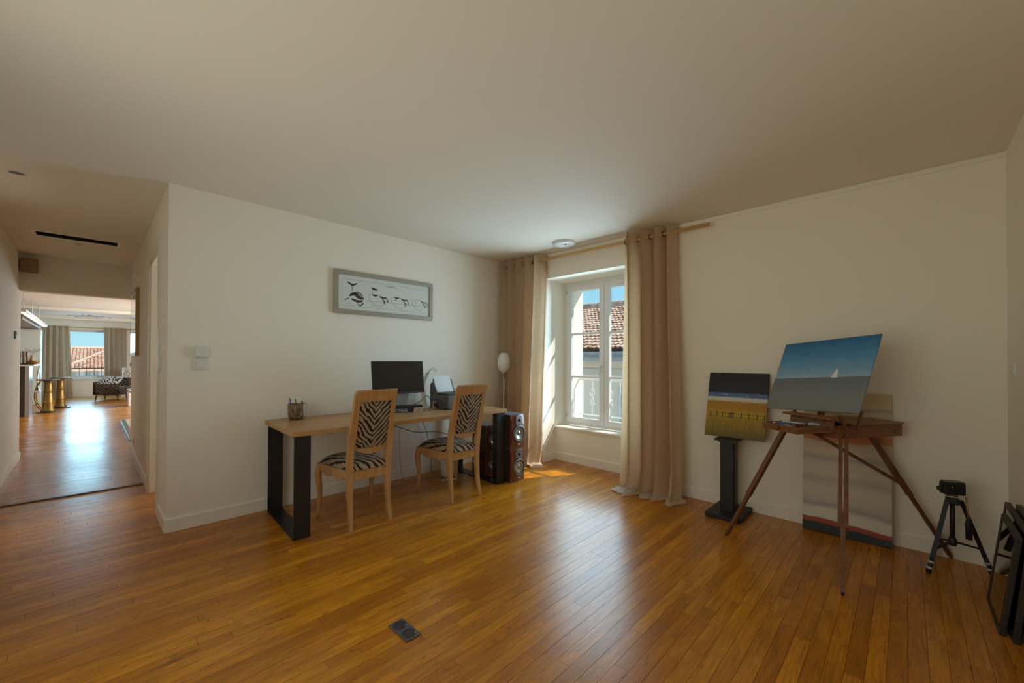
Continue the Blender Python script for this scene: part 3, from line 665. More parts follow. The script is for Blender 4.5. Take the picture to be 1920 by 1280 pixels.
for lb, colr, p0, p1, ht in PENS:
    pn = thing('pen', lb, 'pen', (1.215+p0[0], 3.715+p0[1], DT+.02), group='pens in the cup')
    d = Vector((p1[0]-p0[0], p1[1]-p0[1], ht-.03)); MB().sweep([(0, 0, 0), d*.92], .0045, 8).build('barrel', plain('pen_'+lb[:6], colr, .35), pn); MB().sweep([d*.92, d], [.0045, .002], 8).build('tip', plain('pen_tip', tuple(c*.5 for c in colr), .4), pn)

mo = thing('monitor', 'black flat computer monitor on the desk', 'monitor', (2.045, 3.47, DT), DK*.4)
mw, mh = .535, .312; MT = Matrix.Translation((0, 0, .180)) @ Matrix.Rotation(math.radians(-7), 4, 'X')
rbox(-mw/2, mw/2, -.012, .018, 0, mh, .004, M=MT).build('housing', BLACK, mo)
g_ = G('dark_screen'); g_.set(Base_Color=(.022, .018, .016), Roughness=.18); box(-mw/2+.010, mw/2-.008, -.0128, -.0118, .014, mh-.010, M=MT).build('screen', g_.m, mo)
MB().sweep([(.08, .135, .02), (.08, .04, .24)], (.05, .012), sq=True, up=(0, 1, 0)).build('stand_neck', LGREY, mo)
rbox(-.09, .25, .122, .21, 0, .012, .004).build('stand_foot', LGREY, mo)
rbox(-.075, .25, -.006, .006, 0, .165, .005, M=Matrix.Translation((0, .138, .01)) @ Matrix.Rotation(math.radians(8), 4, 'X')).build('stand_panel', plain('pale_alu', (.62, .65, .68), .35, .1, var=.03), mo)
NAVY = plain('navy_cover', (.012, .022, .05), .4, var=.2); PAGE = plain('page_edges', (.70, .67, .60), .8)
bk = thing('book', 'navy book lying upside down with large SPEED lettering', 'book', (2.105, 3.435, DT), math.radians(-21))
MB().rbox(-.145, .145, 0, .10, 0, .045, .003).build('cover', NAVY, bk); box(-.143, .143, .004, .102, .004, .041).build('pages', PAGE, bk)
text_mesh('SPEED', .042, 'lettering', plain('pale_print', (.55, .60, .66), .6), bk, Matrix.Translation((-.055, -.0008, .0225)) @ Matrix.Rotation(PI, 4, 'Y') @ Matrix.Rotation(PI/2, 4, 'X'))
MB().prism([(.055, .001), (.146, .001), (.146, .0445), (.068, .0445)], 'y', -.0012, .0005).build('pale_band', plain('pale_band', (.55, .52, .50), .6), bk)
for i, cc in enumerate(((.55, .12, .06), (.10, .14, .24), (.5, .3, .12))): box(.085+i*.016, .096+i*.016, -.0018, -.001, .010+.004*i, .020+.006*i).build('print', plain('band_print', cc, .6), bk)
bk2 = thing('book', 'thin black book on top of the navy book', 'book', (2.105, 3.44, DT+.0455), math.radians(-20))
rbox(-.10, .15, 0, .095, 0, .018, .002).build('cover', BLACK, bk2); box(-.098, .148, .003, .097, .003, .015).build('pages', PAGE, bk2)

lm = thing('desk_lamp', 'white arched desk lamp between monitor and printer', 'lamp', (2.425, 3.62, DT))
MB().lathe([(.055, 0), (.055, .010), (.05, .014), (0, .014)], 32, cap=False).build('base', WHITE, lm)
P = smooth_path([(0, 0, .012), (-.012, 0, .12), (-.010, 0, .22), (.022, 0, .32), (.075, 0, .385), (.125, -.005, .40)], 7)
MB().sweep(P, [(.028, .011)]*len(P), sq=True, up=(1, 0, 0)).build('arm', WHITE, lm)
box(.04, .12, -.012, .012, .355, .358, M=Matrix.Rotation(math.radians(-8), 4, 'Y')).build('light_strip', LGREY, lm)
ub = thing('usb_plug', 'pale plug block with black cables beside desk lamp', 'plug', (2.44, 3.47, DT)); rbox(-.014, .014, -.014, .014, 0, .085, .003).build('body', plain('tan_plug', (.45, .33, .22), .5), ub); rbox(-.012, .012, -.0155, -.013, .03, .06, .001).build('socket_face', BLACK, ub)

pr_ = thing('printer', 'dark grey printer with raised paper rear tray on desk', 'printer', (2.655, 3.47, DT), DK)
rbox(-.155, .20, -.17, .17, 0, .145, .012, 3).build('body', GREYP, pr_); rbox(-.150, .195, -.165, .10, .143, .160, .006).build('scanner_lid', BLACK, pr_)
rbox(.02, .15, -.176, -.165, .03, .11, .003).build('control_panel', LGREY, pr_)
box(-.11, .13, 0, .006, 0, .17, M=Matrix.Translation((0, .11, .145)) @ Matrix.Rotation(math.radians(-28), 4, 'X')).build('rear_tray', GREYP, pr_)
MB().prism([(.02, .145), (.17, .145), (.165, .24), (.13, .27), (.11, .265)], 'x', -.155, -.145).build('tray_side', GREYP, pr_)
pa = thing('paper', 'white sheets standing in the printer rear tray', 'paper', on_desk(0, 0)); pa.location = (2.66, 3.575, DT+.150); pa.rotation_euler = (math.radians(-26), 0, DK)
box(-.105, .105, 0, .004, 0, .20).build('sheets', plain('copy_paper', (.74, .77, .80), .7, var=.02), pa)

def cable(label, pts, r=.0032, m=BLACK, nm='cable'):
    o = MB().sweep(smooth_path(pts, 8), r, 6).build(nm, m); tag(o, label, 'cable'); return o
cable('black cable looping over the desk from plug to books', [(2.30, 3.36, DT+.005), (2.36, 3.40, DT+.05), (2.42, 3.45, DT+.10), (2.445, 3.47, DT+.09)])
cable('black cable loop hanging over plug by desk lamp', [(2.44, 3.46, DT+.095), (2.47, 3.42, DT+.09), (2.50, 3.36, DT+.03), (2.485, 3.34, DT+.005), (2.44, 3.38, DT+.006), (2.43, 3.44, DT+.06)])
cable('long black cable running across below the monitor', [(2.16, 3.42, DT+.068), (2.24, 3.42, DT+.10), (2.34, 3.45, DT+.145), (2.42, 3.49, DT+.08)])
cable('black power cable sagging beneath desk between the chairs', [(1.93, 3.55, .715), (1.97, 3.55, .66), (2.10, 3.55, .60), (2.30, 3.56, .53), (2.55, 3.60, .50), (2.80, 3.66, .42)], .004)
cable('thin cable hanging down behind the second chair', [(2.55, 3.80, .72), (2.54, 3.83, .60), (2.60, 3.84, .45), (2.66, 3.84, .20), (2.64, 3.82, .01)], .003)
cable('white cable hanging on wall below the desk', [(2.28, 3.835, .72), (2.27, 3.855, .5), (2.275, 3.85, .2), (2.30, 3.84, .005)], .003, LGREY)
cable('black plug cable under right end of desk', [(2.93, 3.30, .70), (2.90, 3.31, .66), (2.85, 3.33, .62), (2.84, 3.40, .50)], .005)
cable('pale cables coiled on floor by the bin', [(2.55, 3.50, .005), (2.68, 3.44, .010), (2.80, 3.47, .020), (2.86, 3.44, .010), (2.74, 3.41, .006), (2.60, 3.45, .005)], .004, WHITE)
bn = thing('waste_bin', 'small white pot under desk behind the second chair', 'bin', (2.74, 3.62, 0)); MB().lathe([(.075, 0), (.08, .005), (.095, .21), (.091, .21), (.077, .01), (0, .01)], 28, cap=False).build('body', WHITE, bn); MB().lathe([(.097, .20), (.099, .207), (.097, .214), (.091, .212)], 28, cap=False).build('rim', WHITE, bn)

# egg-shaped floor lamp in the corner
el = thing('floor_lamp', 'white egg-shaped lamp on thin chrome stand in room corner', 'lamp', (3.63, 3.66, 0))
MB().lathe([(.10, 0), (.10, .012), (.02, .02), (.012, .03), (0, .03)], 28, cap=False).build('base', CHROME, el); MB().sweep([(0, 0, .02), (0, 0, 1.10)], .0095, 12).build('stem', CHROME, el); MB().lathe([(.016, 1.08), (.022, 1.10), (.022, 1.115)], 16).build('collar', CHROME, el)
OPAL = plain('opal_glass', (.80, .79, .76), .3, var=.01); MB().lathe([(.02, 1.105)]+[(.084*math.sin(a)**.8 if a > 0 else 0, 1.230-.128*math.cos(a)) for a in [PI*i/18 for i in range(2, 19)]], 32, cap=False).build('shade', OPAL, el)

# ------------------------------------------------------------------ loudspeakers
def make_speaker(w, hh, d):
    s = thing('loudspeaker', '', 'speaker')
    MB().prism([(-w/2, .012), (-w/2+.0, d*.5), (-w/2+.015, d), (w/2-.015, d), (w/2, d*.5), (w/2, .012)], 'z', 0, hh).build('cabinet', plain('dark_side', (.030, .014, .011), .35, coat=.3), s)
    # convex mahogany baffle, narrower at top and bottom
    def baf(u, v):
        hw = w/2*(.80+.20*math.sin(PI*v)); x = (2*u-1)*hw; return (x, -.004-.016*(1-(2*u-1)**2)*.6+.010*(abs(2*v-1)**3), hh*v)
    MB().grid(baf, 14, 14).build('baffle', MAHOG, s, fix=False)
    MB().prism([(-w/2, .003), (w/2, .003), (w/2, hh-.003), (-w/2, hh-.003)], 'y', .004, .014).build('baffle_edge', MAHOG, s)
    box(-w/2+.002, w/2-.002, .012, d, hh, hh+.003).build('top_panel', plain('grey_top', (.16, .165, .17), .4), s)
    F = lambda x, z: Matrix.Translation((x, -.021, z)) @ Matrix.Rotation(PI/2, 4, 'X')
    wc = hh*.44; R = w*.40
    wf_ = MB().lathe([(R, -.010), (R*1.02, .003), (R*.99, .008), (R*.86, .010), (R*.84, .004)], 40, F(0, wc), cap=False).build('woofer', plain('grey_ring', (.20, .20, .21), .35, .4), s)
    MB().lathe([(R*.85, .004), (R*.78, .008), (R*.70, .003)], 36, F(0, wc), cap=False).build('surround', BLACK, wf_)
    MB().lathe([(R*.72, .005), (R*.34, -.0045), (R*.31, -.0055), (R*.26, -.001), (0, .004)], 36, F(0, wc), cap=False).build('cone', plain('silver_cone', (.46, .45, .43), .28, .7, var=.05), wf_)
    for k in range(6):
        a = k*PI/3+.5; MB().lathe([(.0035, .008), (.003, .0105), (0, .0105)], 8, F(R*.93*math.cos(a), wc+R*.93*math.sin(a)), cap=False).build('screw', BLACK, wf_)
    tz = hh*.84
    tw = MB().prism([(-w*.21, tz-.045*hh/.345), (w*.21, tz-.045*hh/.345), (w*.23, tz), (w*.19, tz+.042*hh/.345), (-w*.19, tz+.042*hh/.345), (-w*.23, tz)], 'y', -.0215, -.010).build('tweeter_plate', plain('grey_plate', (.22, .22, .225), .35, .3), s)
    MB().lathe([(w*.085, .004), (w*.085, .008), (w*.06, .006), (w*.05, .012), (0, .016)], 24, F(0, tz), cap=False).build('dome', BLACK, tw)
    rbox(-.016, .016, -.019, -.008, hh*.085, hh*.085+.016, .002).build('badge', LGREY, s)
    return s
SP = make_speaker(.205, .345, .29); SP.location = (3.108, 2.925, 0); SP['label'] = 'mahogany loudspeaker standing on floor at desk end, bottom of stack'; SP['group'] = 'stacked mahogany loudspeakers'
s2 = copy_tree(SP); s2.location = (3.108, 2.925, .349); s2['label'] = 'mahogany loudspeaker on top of the stack beside desk end'
SS = make_speaker(.17, .268, .25); SS.location = (3.08, 3.285, 0); SS['label'] = 'smaller loudspeaker on floor behind desk leg, bottom of stack'; SS['group'] = 'smaller loudspeakers behind desk leg'
s4 = copy_tree(SS); s4.location = (3.08, 3.285, .272); s4['label'] = 'smaller loudspeaker on top of stack behind the desk leg'

# ------------------------------------------------------------------ paintings
def canvas_thing(name, label, BL, yaw, tilt, roll, w, h, mat, t=.018):
    e = Vector((math.cos(yaw), math.sin(yaw), 0)); n = Vector((-e.y, e.x, 0)); up = Vector((0, 0, 1))*math.cos(tilt)+n*math.sin(tilt)
    e2 = e*math.cos(roll)+up*math.sin(roll); u2 = -e*math.sin(roll)+up*math.cos(roll); nb = u2.cross(e2)
    M = Matrix((e2, nb, u2)).transposed().to_4x4(); M.translation = BL
    o = thing(name, label, 'painting'); o.matrix_world = M
    rbox(0, w, 0, t, 0, h, .002).build('canvas', mat, o); return o
def paint_sea():
    g = G('painted_sea'); v = g.coord('Object'); x, y, z = g.sep(v); w, h = .668, .529
    zz = g.math('DIVIDE', z, h); st = g.noise(g.coord('Object', (6, 1, 22)), 3, 5, .6); pt = g.noise(g.coord('Object', (3, 1, 5)), 2.5, 4)
    zn = g.math('ADD', zz, g.math('MULTIPLY', g.math('SUBTRACT', pt, .5), .16))
    sky = g.ramp(zn, [(.44, (.33, .47, .60)), (.55, (.20, .39, .58)), (.72, (.085, .29, .54)), (.9, (.035, .20, .43)), (1, (.018, .13, .33))])
    sea = g.ramp(zn, [(.0, (.20, .215, .195)), (.2, (.205, .225, .21)), (.35, (.165, .195, .205)), (.46, (.15, .165, .20))])
    c = g.mix(g.math('GREATER_THAN', zz, g.math('ADD', .452, g.math('MULTIPLY', x, .012))), sea, sky)
    c = g.mix(g.math('MULTIPLY', g.math('SUBTRACT', st, .3), .35), c, (.03, .06, .10)); g.set(Base_Color=c, Roughness=.6); g.bump(st, .2, .002); return g.m
sea = canvas_thing('painting', 'seascape painting with white sailboat standing on the easel', (3.523, .763, .915), -2.176, .435, .074, .668, .529, paint_sea(), .009)
SAIL = plain('sail_white', (.80, .80, .74), .6, var=.05)
MB().prism([(.436, .247), (.470, .247), (.466, .280), (.457, .305), (.452, .296)], 'y', -.0012, .001).build('sail', SAIL, sea)
MB().prism([(.434, .238), (.472, .238), (.476, .246), (.430, .246)], 'y', -.0012, .001).build('hull', SAIL, sea)
MB().sweep([(.459, -.0008, .244), (.457, -.0008, .309)], .0008, 6).build('mast', SAIL, sea)

def paint_field():
    g = G('painted_field'); v = g.coord('Object'); x, y, z = g.sep(v); h = .553
    zz = g.math('DIVIDE', z, h); a = g.noise(g.coord('Object', (8, 1, 26)), 3, 5, .65); b_ = g.noise(g.coord('Object', (30, 1, 9), (0, 0, 0)), 2.5, 4, .6, 1.5)
    zn = g.math('ADD', zz, g.math('MULTIPLY', g.math('SUBTRACT', a, .5), .05))
    c = g.ramp(zn, [(0, (.15, .095, .008)), (.10, (.23, .155, .010)), (.27, (.40, .26, .010)), (.36, (.46, .29, .010)), (.44, (.40, .20, .010)), (.545, (.40, .19, .012)), (.56, (.58, .55, .47)), (.605, (.62, .60, .55)), (.62, (.08, .15, .36)), (.67, (.06, .14, .32)), (.69, (.018, .018, .024)), (1, (.008, .008, .009))])
    low = g.math('LESS_THAN', zz, .30); c = g.mix(g.math('MULTIPLY', g.math('MULTIPLY', low, g.ramp(b_, [(.4, 0.0), (.65, 1.0)])), .55), c, (.10, .075, .012))
    foam = g.math('MULTIPLY', g.math('GREATER_THAN', zz, .61), g.math('LESS_THAN', zz, .685)); c = g.mix(g.math('MULTIPLY', foam, g.ramp(a, [(.55, 0.0), (.62, .8)])), c, (.40, .42, .48))
    g.set(Base_Color=c, Roughness=.6); g.bump(a, .25, .002); return g.m
fld = canvas_thing('painting', 'small painting of yellow field, fence and dark sky on black stand', (3.700, 1.262, .628), -PI/2, .267, 0, .457, .553, paint_field())
for i, xx in enumerate((.035, .085, .13, .275, .33, .392, .445)):
    MB().sweep([(xx, -.001, .165), (xx, -.001, .212)], (.0026, .0015), sq=True, up=(0, 1, 0)).build('painted_post', BLACK, fld)
q = MB()
for zz in (.172, .198): q.box(.015, .45, -.0010, .001, zz, zz+.0026)
q.build('painted_wire', BLACK, fld)
q = MB()
for zz in (.168, .184, .200): q.box(.183, .217, -.0014, .001, zz, zz+.006)
q.box(.182, .187, -.0016, .001, .164, .212).box(.198, .202, -.0016, .001, .164, .212).box(.213, .218, -.0016, .001, .164, .212); q.build('painted_gate', BLACK, fld)

def paint_tall():
    g = G('painted_bands'); v = g.coord('Object'); x, y, z = g.sep(v); h = 1.035
    wv = g.noise(g.coord('Object', (2.2, 1, 1.2)), 1.5, 2); st = g.noise(g.coord('Object', (1.6, 1, 12)), 2.2, 5, .6)
    zz = g.math('ADD', g.math('DIVIDE', z, h), g.math('MULTIPLY', g.math('SUBTRACT', wv, .5), .085))
    c = g.ramp(zz, [(0, (.010, .018, .019)), (.055, (.014, .026, .028)), (.060, (.30, .050, .025)), (.090, (.34, .060, .030)), (.095, (.64, .60, .52)), (.16, (.66, .61, .53)), (.19, (.36, .33, .31)), (.23, (.52, .47, .40)), (.32, (.62, .54, .43)), (.38, (.44, .39, .34)), (.42, (.60, .52, .41)), (.50, (.58, .50, .39)), (.53, (.40, .36, .33)), (.57, (.62, .53, .40)), (.64, (.58, .47, .33)), (.655, (.55, .20, .07)), (.70, (.57, .23, .08)), (.715, (.62, .50, .33)), (.85, (.66, .55, .37)), (.87, (.42, .33, .24)), (.89, (.66, .54, .34)), (1, (.68, .53, .32))])
    c = g.mix(g.math('MULTIPLY', g.math('SUBTRACT', st, .35), .30), c, (.20, .18, .17)); g.set(Base_Color=c, Roughness=.6); g.bump(st, .15, .002); return g.m
canvas_thing('painting', 'tall banded grey and cream painting leaning on wall behind easel', (3.765, .573, .004), -PI/2, .075, 0, .499, 1.035, paint_tall(), .03)

# black speaker stand carrying the small painting
st = thing('speaker_stand', 'black column stand under the yellow field painting', 'stand', (3.68, 1.06, 0))
MB().prism([(-.19, -.115), (-.175, -.13), (.175, -.13), (.19, -.115), (.19, .115), (.175, .13), (-.175, .13), (-.19, .115)], 'z', .006, .036).build('base_plate', BLACK, st)
for x, y in ((-.16, -.10), (.16, -.10), (-.16, .10), (.16, .10)): MB().lathe([(.010, 0), (.012, .006)], 10, c=(x, y, 0)).build('foot', BLACK, st)
MB().prism([(-.045, -.055), (.045, -.055), (.055, -.045), (.055, .045), (.045, .055), (-.045, .055), (-.055, .045), (-.055, -.045)], 'z', .036, .60).build('column', BLACK, st)
MB().prism([(-.10, -.085), (.10, -.085), (.10, .085), (-.10, .085)], 'z', .612, .625).prism([(-.07, -.06), (.07, -.06), (.07, .06), (-.07, .06)], 'z', .598, .612).build('top_plate', BLACK, st)

# ------------------------------------------------------------------ easel
ez = thing('easel', 'folding wooden box easel with open paint drawer', 'easel', (3.025, .485, 0), math.atan2(-.543, .84))
# local axes: x away from the painter, y across the box
def wl(p): 
    v = Vector((p[0]-3.025, p[1]-.485, 0)); a = -math.atan2(-.543, .84); return Vector((v.x*math.cos(a)-v.y*math.sin(a), v.x*math.sin(a)+v.y*math.cos(a), p[2]))
DRW = .0; bw = .262
dw = MB().box(0, .012, 0, bw, .815, .858).box(.012, .36, 0, .009, .818, .858).box(.012, .36, bw-.009, bw, .818, .858).box(.012, .36, .009, bw-.009, .815, .819).box(.18, .185, .009, bw-.009, .819, .850)
drawer = dw.build('drawer', EASELX, ez)
MB().lathe([(.006, 0), (.006, .008), (.011, .012), (.011, .018), (.005, .021), (0, .021)], 16, Matrix.Translation((0, .135, .838)) @ Matrix.Rotation(-PI/2, 4, 'Y'), cap=False).build('knob', BRASS, drawer)
bx = MB().box(.30, .312, -.012, bw+.03, .778, .858).box(.83-.012, .83, -.012, bw+.03, .778, .858).box(.312, .818, -.012, -.002, .778, .858).box(.312, .818, bw+.02, bw+.03, .778, .858).box(.312, .818, -.002, bw+.02, .778, .783)
bxo = bx.build('box_body', EASELX, ez)
MB().rbox(.42, .845, -.020, bw+.036, .859, .868, .002).build('box_top', wood('box_top_wood', (.24, .11, .035), (.36, .19, .07), 'X', .45), ez)
for x in (.335, .77): rbox(x, x+.022, -.018, -.011, .80, .822, .002).build('clasp', BRASS, bxo)
# board under the ledge, ledge, mast and struts
box(0, .012, .0, .30, 0, .075, M=Matrix.Translation((.245, -.02, .845)) @ Matrix.Rotation(math.radians(12), 4, 'Y')).build('lid_board', EASELX, ez)
rbox(.205, .275, -.035, .30, .900, .915, .003).build('ledge', EASELX, ez)
for y in (.24, .02): MB().lathe([(.009, 0), (.009, .008), (.005, .012), (0, .012)], 12, Matrix.Translation((.222, y, .900)) @ Matrix.Rotation(PI, 4, 'X'), cap=False).build('ledge_screw', BRASS, ez)
MB().sweep([(.31, .13, .86), (.31+.19, .13, .86+.40)], (.018, .010), sq=True, up=(0, 1, 0)).build('mast', EASEL, ez)
for y in (-.03, .285): MB().sweep([(.345, y, .84), (.29, y, .925)], (.010, .006), sq=True, up=(0, 1, 0)).build('strut', EASEL, ez)
MB().sweep([(.43, -.028, .835), (.372, -.10, .955)], (.010, .006), sq=True, up=(0, 1, 0)).build('strut', EASEL, ez)
# paint tubes and brushes in the drawer
cols = [(.6, .6, .58), (.5, .5, .48), (.05, .12, .35), (.62, .6, .55), (.45, .08, .05), (.55, .55, .52), (.65, .62, .5), (.2, .3, .25)]
for i in range(9):
    a, yb = .04+.03*i, .03+random.random()*.12; ang = random.uniform(-.6, .6); L = random.uniform(.10, .14)
    tbn = thing('paint_tube' if i % 3 else 'brush', '', 'paint tube' if i % 3 else 'brush', group='paint tubes and brushes in easel drawer')
    M = ez.matrix_basis @ Matrix.Translation((a, yb, .826+.012*(i % 3))) @ Matrix.Rotation(ang+PI/2, 4, 'Z')
    tbn.matrix_world = M
    if i % 3:
        tbn['label'] = ['', 'white paint tube nearest the drawer front of the easel', 'blue paint tube near the front of easel drawer', '', 'red paint tube in middle of the easel drawer', 'grey paint tube in middle of the easel drawer', '', 'green paint tube towards the back of easel drawer', 'pale paint tube deepest in the easel drawer'][i]
        MB().sweep([(0, 0, .008), (L*.8, 0, .008), (L*.85, 0, .008)], [(.011, .003), (.009, .009), (.005, .005)], 10).build('tube_body', plain('tube_%d' % i, cols[i % 8], .35), tbn); MB().sweep([(L*.84, 0, .008), (L*.95, 0, .008)], .005, 8).build('tube_cap', WHITE, tbn)
    else:
        tbn['label'] = ['paint brush lying at front of the open easel drawer', 'paint brush lying in middle of the open easel drawer', 'paint brush lying at back of the open easel drawer'][i//3]
        MB().sweep([(0, 0, .02), (L*1.1, 0, .025)], [.002, .0035], 8).build('brush_handle', plain('brush_handle', (.6, .55, .45), .4), tbn); MB().sweep([(L*1.1, 0, .025), (L*1.25, 0, .026)], [.0035, .004], 8).build('bristles', plain('bristles', (.5, .4, .28), .8), tbn)
def easel_leg(top, foot, knee=.60, wid=.014):
    T, F = wl(top), wl(foot); d = (F-T); side = d.cross(Vector((0, 0, 1)))
    side = side.normalized() if side.length > 1e-4 else Vector((1, 0, 0))
    K = T+d*knee
    lg = MB().sweep([T+side*wid, K+side*wid], (.0105, .013), sq=True).build('leg', EASEL, ez)
    MB().sweep([T-side*wid, K-side*wid], (.0105, .013), sq=True).build('leg_rail', EASEL, lg)
    MB().sweep([T+d*(knee-.10), F-d*.02], [(.011, .011), (.0105, .0105)], sq=True).build('leg_slide', EASEL, lg)
    for t in (knee-.035, knee-.005): MB().sweep([T+d*t-side*(wid+.012), T+d*t+side*(wid+.012)], .004, 8).build('leg_pin', BRASS, lg)
    MB().sweep([F-d*.035, F-d*.004], [.010, .006], 10).build('foot_tip', BLACK, lg)
easel_leg((3.327, .290, .81), (2.822, .252, .004), .62)
easel_leg((3.36, .60, .82), (3.198, .943, .004), .62)
easel_leg((3.677, .198, .80), (3.845, -.205, .004), .52)
T3, F3 = wl((3.677, .198, .80)), wl((3.845, -.205, .004)); K3 = T3+(F3-T3)*.44
MB().sweep([wl((3.30, .43, .79)), K3], (.016, .008), sq=True).build('brace', EASEL, ez); MB().sweep([K3+Vector((-.02, -.03, 0)), K3+Vector((.02, .03, 0))], .010, 10).build('brace_knob', EASEL, ez)

# ------------------------------------------------------------------ camera tripod
tp = thing('camera_tripod', 'short black camera tripod with pan handle near right wall', 'tripod', (3.625, -.195, 0))
def L3(p): return Vector((p[0]-3.625, p[1]+.195, p[2]))
MB().sweep([(0, 0, .165), (0, 0, .44)], .0115, 14).build('centre_column', BLACK, tp)
rbox(-.030, .030, -.030, .030, .408, .452, .01, 3).build('shoulder', BLACK, tp)
for i, f in enumerate(((3.500, -.088, .0), (3.745, -.362, 0), (3.79, -.115, 0))):
    F = L3(f); T = F*.22; T.z = .43; T2 = T+(F-T)*.80
    lg = MB().sweep([T, T2], (.0105, .009), sq=True).build('leg', BLACK, tp)
    MB().sweep([T2-(F-T)*.02, F+Vector((0, 0, .012))], .011, 10).build('leg_tube', BLACK, lg); MB().sweep([F+(T-F)*.05, F+Vector((0, 0, .002))], [.013, .011], 10).build('rubber_foot', BLACK, lg)
    for t in (.83, .91): MB().sweep([T+(F-T)*t, T+(F-T)*(t+.03)], .0145, 12).build('clamp_ring', LGREY, lg)
    M_ = T+(F-T)*.66; MB().sweep([(0, 0, .185), M_], (.007, .005), sq=True).build('brace', BLACK, lg)
MB().lathe([(.016, .16), (.019, .17), (.019, .20), (.013, .21)], 16).build('collar', BLACK, tp)
MB().lathe([(.030, .452), (.030, .458), (.024, .462)], 20).build('swivel_ring', CHROME, tp)
hd = MB().rbox(-.052, .052, -.026, .026, .467, .540, .008, 2, M=Matrix.Rotation(math.radians(-62), 4, 'Z')).build('head', BLACK, tp)
rbox(-.046, .046, -.024, .024, .540, .547, .003, M=Matrix.Rotation(math.radians(-62), 4, 'Z')).build('plate', GREYP, tp)
MB().lathe([(.013, 0), (.015, .012), (.011, .022), (0, .022)], 12, Matrix.Rotation(math.radians(-62), 4, 'Z') @ Matrix.Translation((-.05, 0, .50)) @ Matrix.Rotation(-PI/2, 4, 'Y'), cap=False).build('knob', BLACK, hd)
MB().lathe([(.004, 0), (.004, .001), (0, .001)], 10, Matrix.Rotation(math.radians(-62), 4, 'Z') @ Matrix.Translation((-.015, -.0265, .515)) @ Matrix.Rotation(PI/2, 4, 'X'), cap=False).build('screw', CHROME, hd)
PH = Vector((-.035, -.055, .475)); MB().sweep([PH, PH+Vector((.002, -.006, -.14))], .0055, 10).build('pan_rod', plain('bronze_rod', (.45, .30, .14), .35, .8), tp); MB().sweep([PH+Vector((.002, -.006, -.135)), PH+Vector((.002, -.007, -.16)), PH+Vector((.003, -.009, -.25))], [.009, .015, .0145], 12).build('pan_grip', BLACK, tp)

# ------------------------------------------------------------------ picture frames leaning on the right wall
DKF = wood('dark_frame_wood', (.018, .013, .010), (.05, .038, .03), 'X', .5)
def lean_frame(label, x0, w, h, yb, tilt, mat, b=.022, th=.022, pic=None):
    o = thing('picture_frame', label, 'picture frame', group='picture frames leaning on the right wall'); o.matrix_world = Matrix.Translation((x0, yb, 0)) @ Matrix.Rotation(tilt, 4, 'X')
    m = MB()
    for (a0, a1, b0, b1) in ((0, w, 0, b), (0, w, h-b, h), (0, b, b, h-b), (w-b, w, b, h-b)): m.rbox(a0, a1, -th, 0, b0, b1, .003)
    m.build('frame', mat, o)
    box(b, w-b, -.016, -.010, b, h-b).build('backing', plain('dark_backing', (.03, .028, .026), .6), o)
    g = G('frame_glass'); g.set(Base_Color=(.35, .34, .32), Roughness=.02, Metallic=1.0); box(b, w-b, -.007, -.004, b, h-b).build('mirror_glass' if pic else 'pane', g.m, o)
    return o
lean_frame('dark narrow frame with mirror glass, front of leaning frames', 2.945, .40, .475, -.302, math.radians(6.5), DKF, pic=1)
lean_frame('dark frame behind the front one, second of leaning frames', 2.90, .62, .50, -.338, math.radians(5.5), DKF, pic=1)
lean_frame('black frame leaning closest to the right wall', 2.70, .70, .52, -.392, math.radians(2), DKF)

# ------------------------------------------------------------------ living room at end of the corridor
struct('ceiling_living', box(LX0, LX1, 7.9, LY1+.3, LH, LH+.12), CEIL, 'white boarded ceiling of the far living room')
for i in range(18): box(LX0, LX1, 8.1+i*.36, 8.1+i*.36+.345, LH-.012, LH).build('ceiling_board', CEIL, bpy.data.objects['ceiling_living'])
struct('trim_3', box(LX0, LX1, 14.9, 15.05, LH-.07, LH).box(LX0, LX1, 17.6, 17.75, LH-.09, LH), CEIL, 'flat white beams across the living room ceiling')
WX0, WX1, WZ0, WZ1 = -.72, .42, .60, 2.19
struct('wall_living_far', MB().box(LX0, WX0, LY1, LY1+.5, -.1, LH).box(WX1, LX1, LY1, LY1+.5, -.1, LH).box(WX0, WX1, LY1, LY1+.5, WZ1, LH).box(WX0, WX1, LY1, LY1+.5, -.1, WZ0-.04), WALL, 'white far wall of the living room around window')
struct('wall_living_left', box(LX0-.1, LX0, 7.9, LY1+.3, -.1, LH), WALL, 'left wall of the far living room')
struct('wall_living_right', box(LX1, LX1+.1, 7.9, 12.0, -.1, LH).box(LX1, LX1+.1, 14.4, LY1+.3, -.1, LH).box(LX1, LX1+.1, 12.0, 14.4, -.1, .7).box(LX1, LX1+.1, 12.0, 14.4, 2.3, LH), WALL, 'right wall of the far living room')  # unseen opening added for the living room's side fill lamp
struct('floor_living_edges', MB().box(LX0, -2.6, 8.0, LY1, -.02, -.001).box(2.2, LX1, 8.0, LY1, -.02, -.001), FLOOR, 'wood floor along the living room sides')
w2 = bpy.data.objects.new('window_2', None); COL.objects.link(w2); w2.location = (WX0, LY1+.26, WZ0); tag(w2, 'wide single-pane window in the far living room', kind='structure')
a, c = WX1-WX0, WZ1-WZ0
MB().box(0, .07, 0, .07, 0, c).box(a-.07, a, 0, .07, 0, c).box(.07, a-.07, 0, .07, 0, .06).box(.07, a-.07, 0, .07, c-.07, c).build('window_frame', PVC, w2)
box(.07, a-.07, .03, .036, .06, c-.07).build('pane', GLASS, w2); MB().rbox(-.05, a+.05, -.32, .0, -.04, 0, .006).build('window_sill', TRIM, w2)
w3 = bpy.data.objects.new('window_added_side', None); COL.objects.link(w3); w3.location = (LX1, 12.0, .7); tag(w3, 'unseen side window added to the living room for fill light', kind='structure')  # made-up window, frames the opening of the side fill lamp
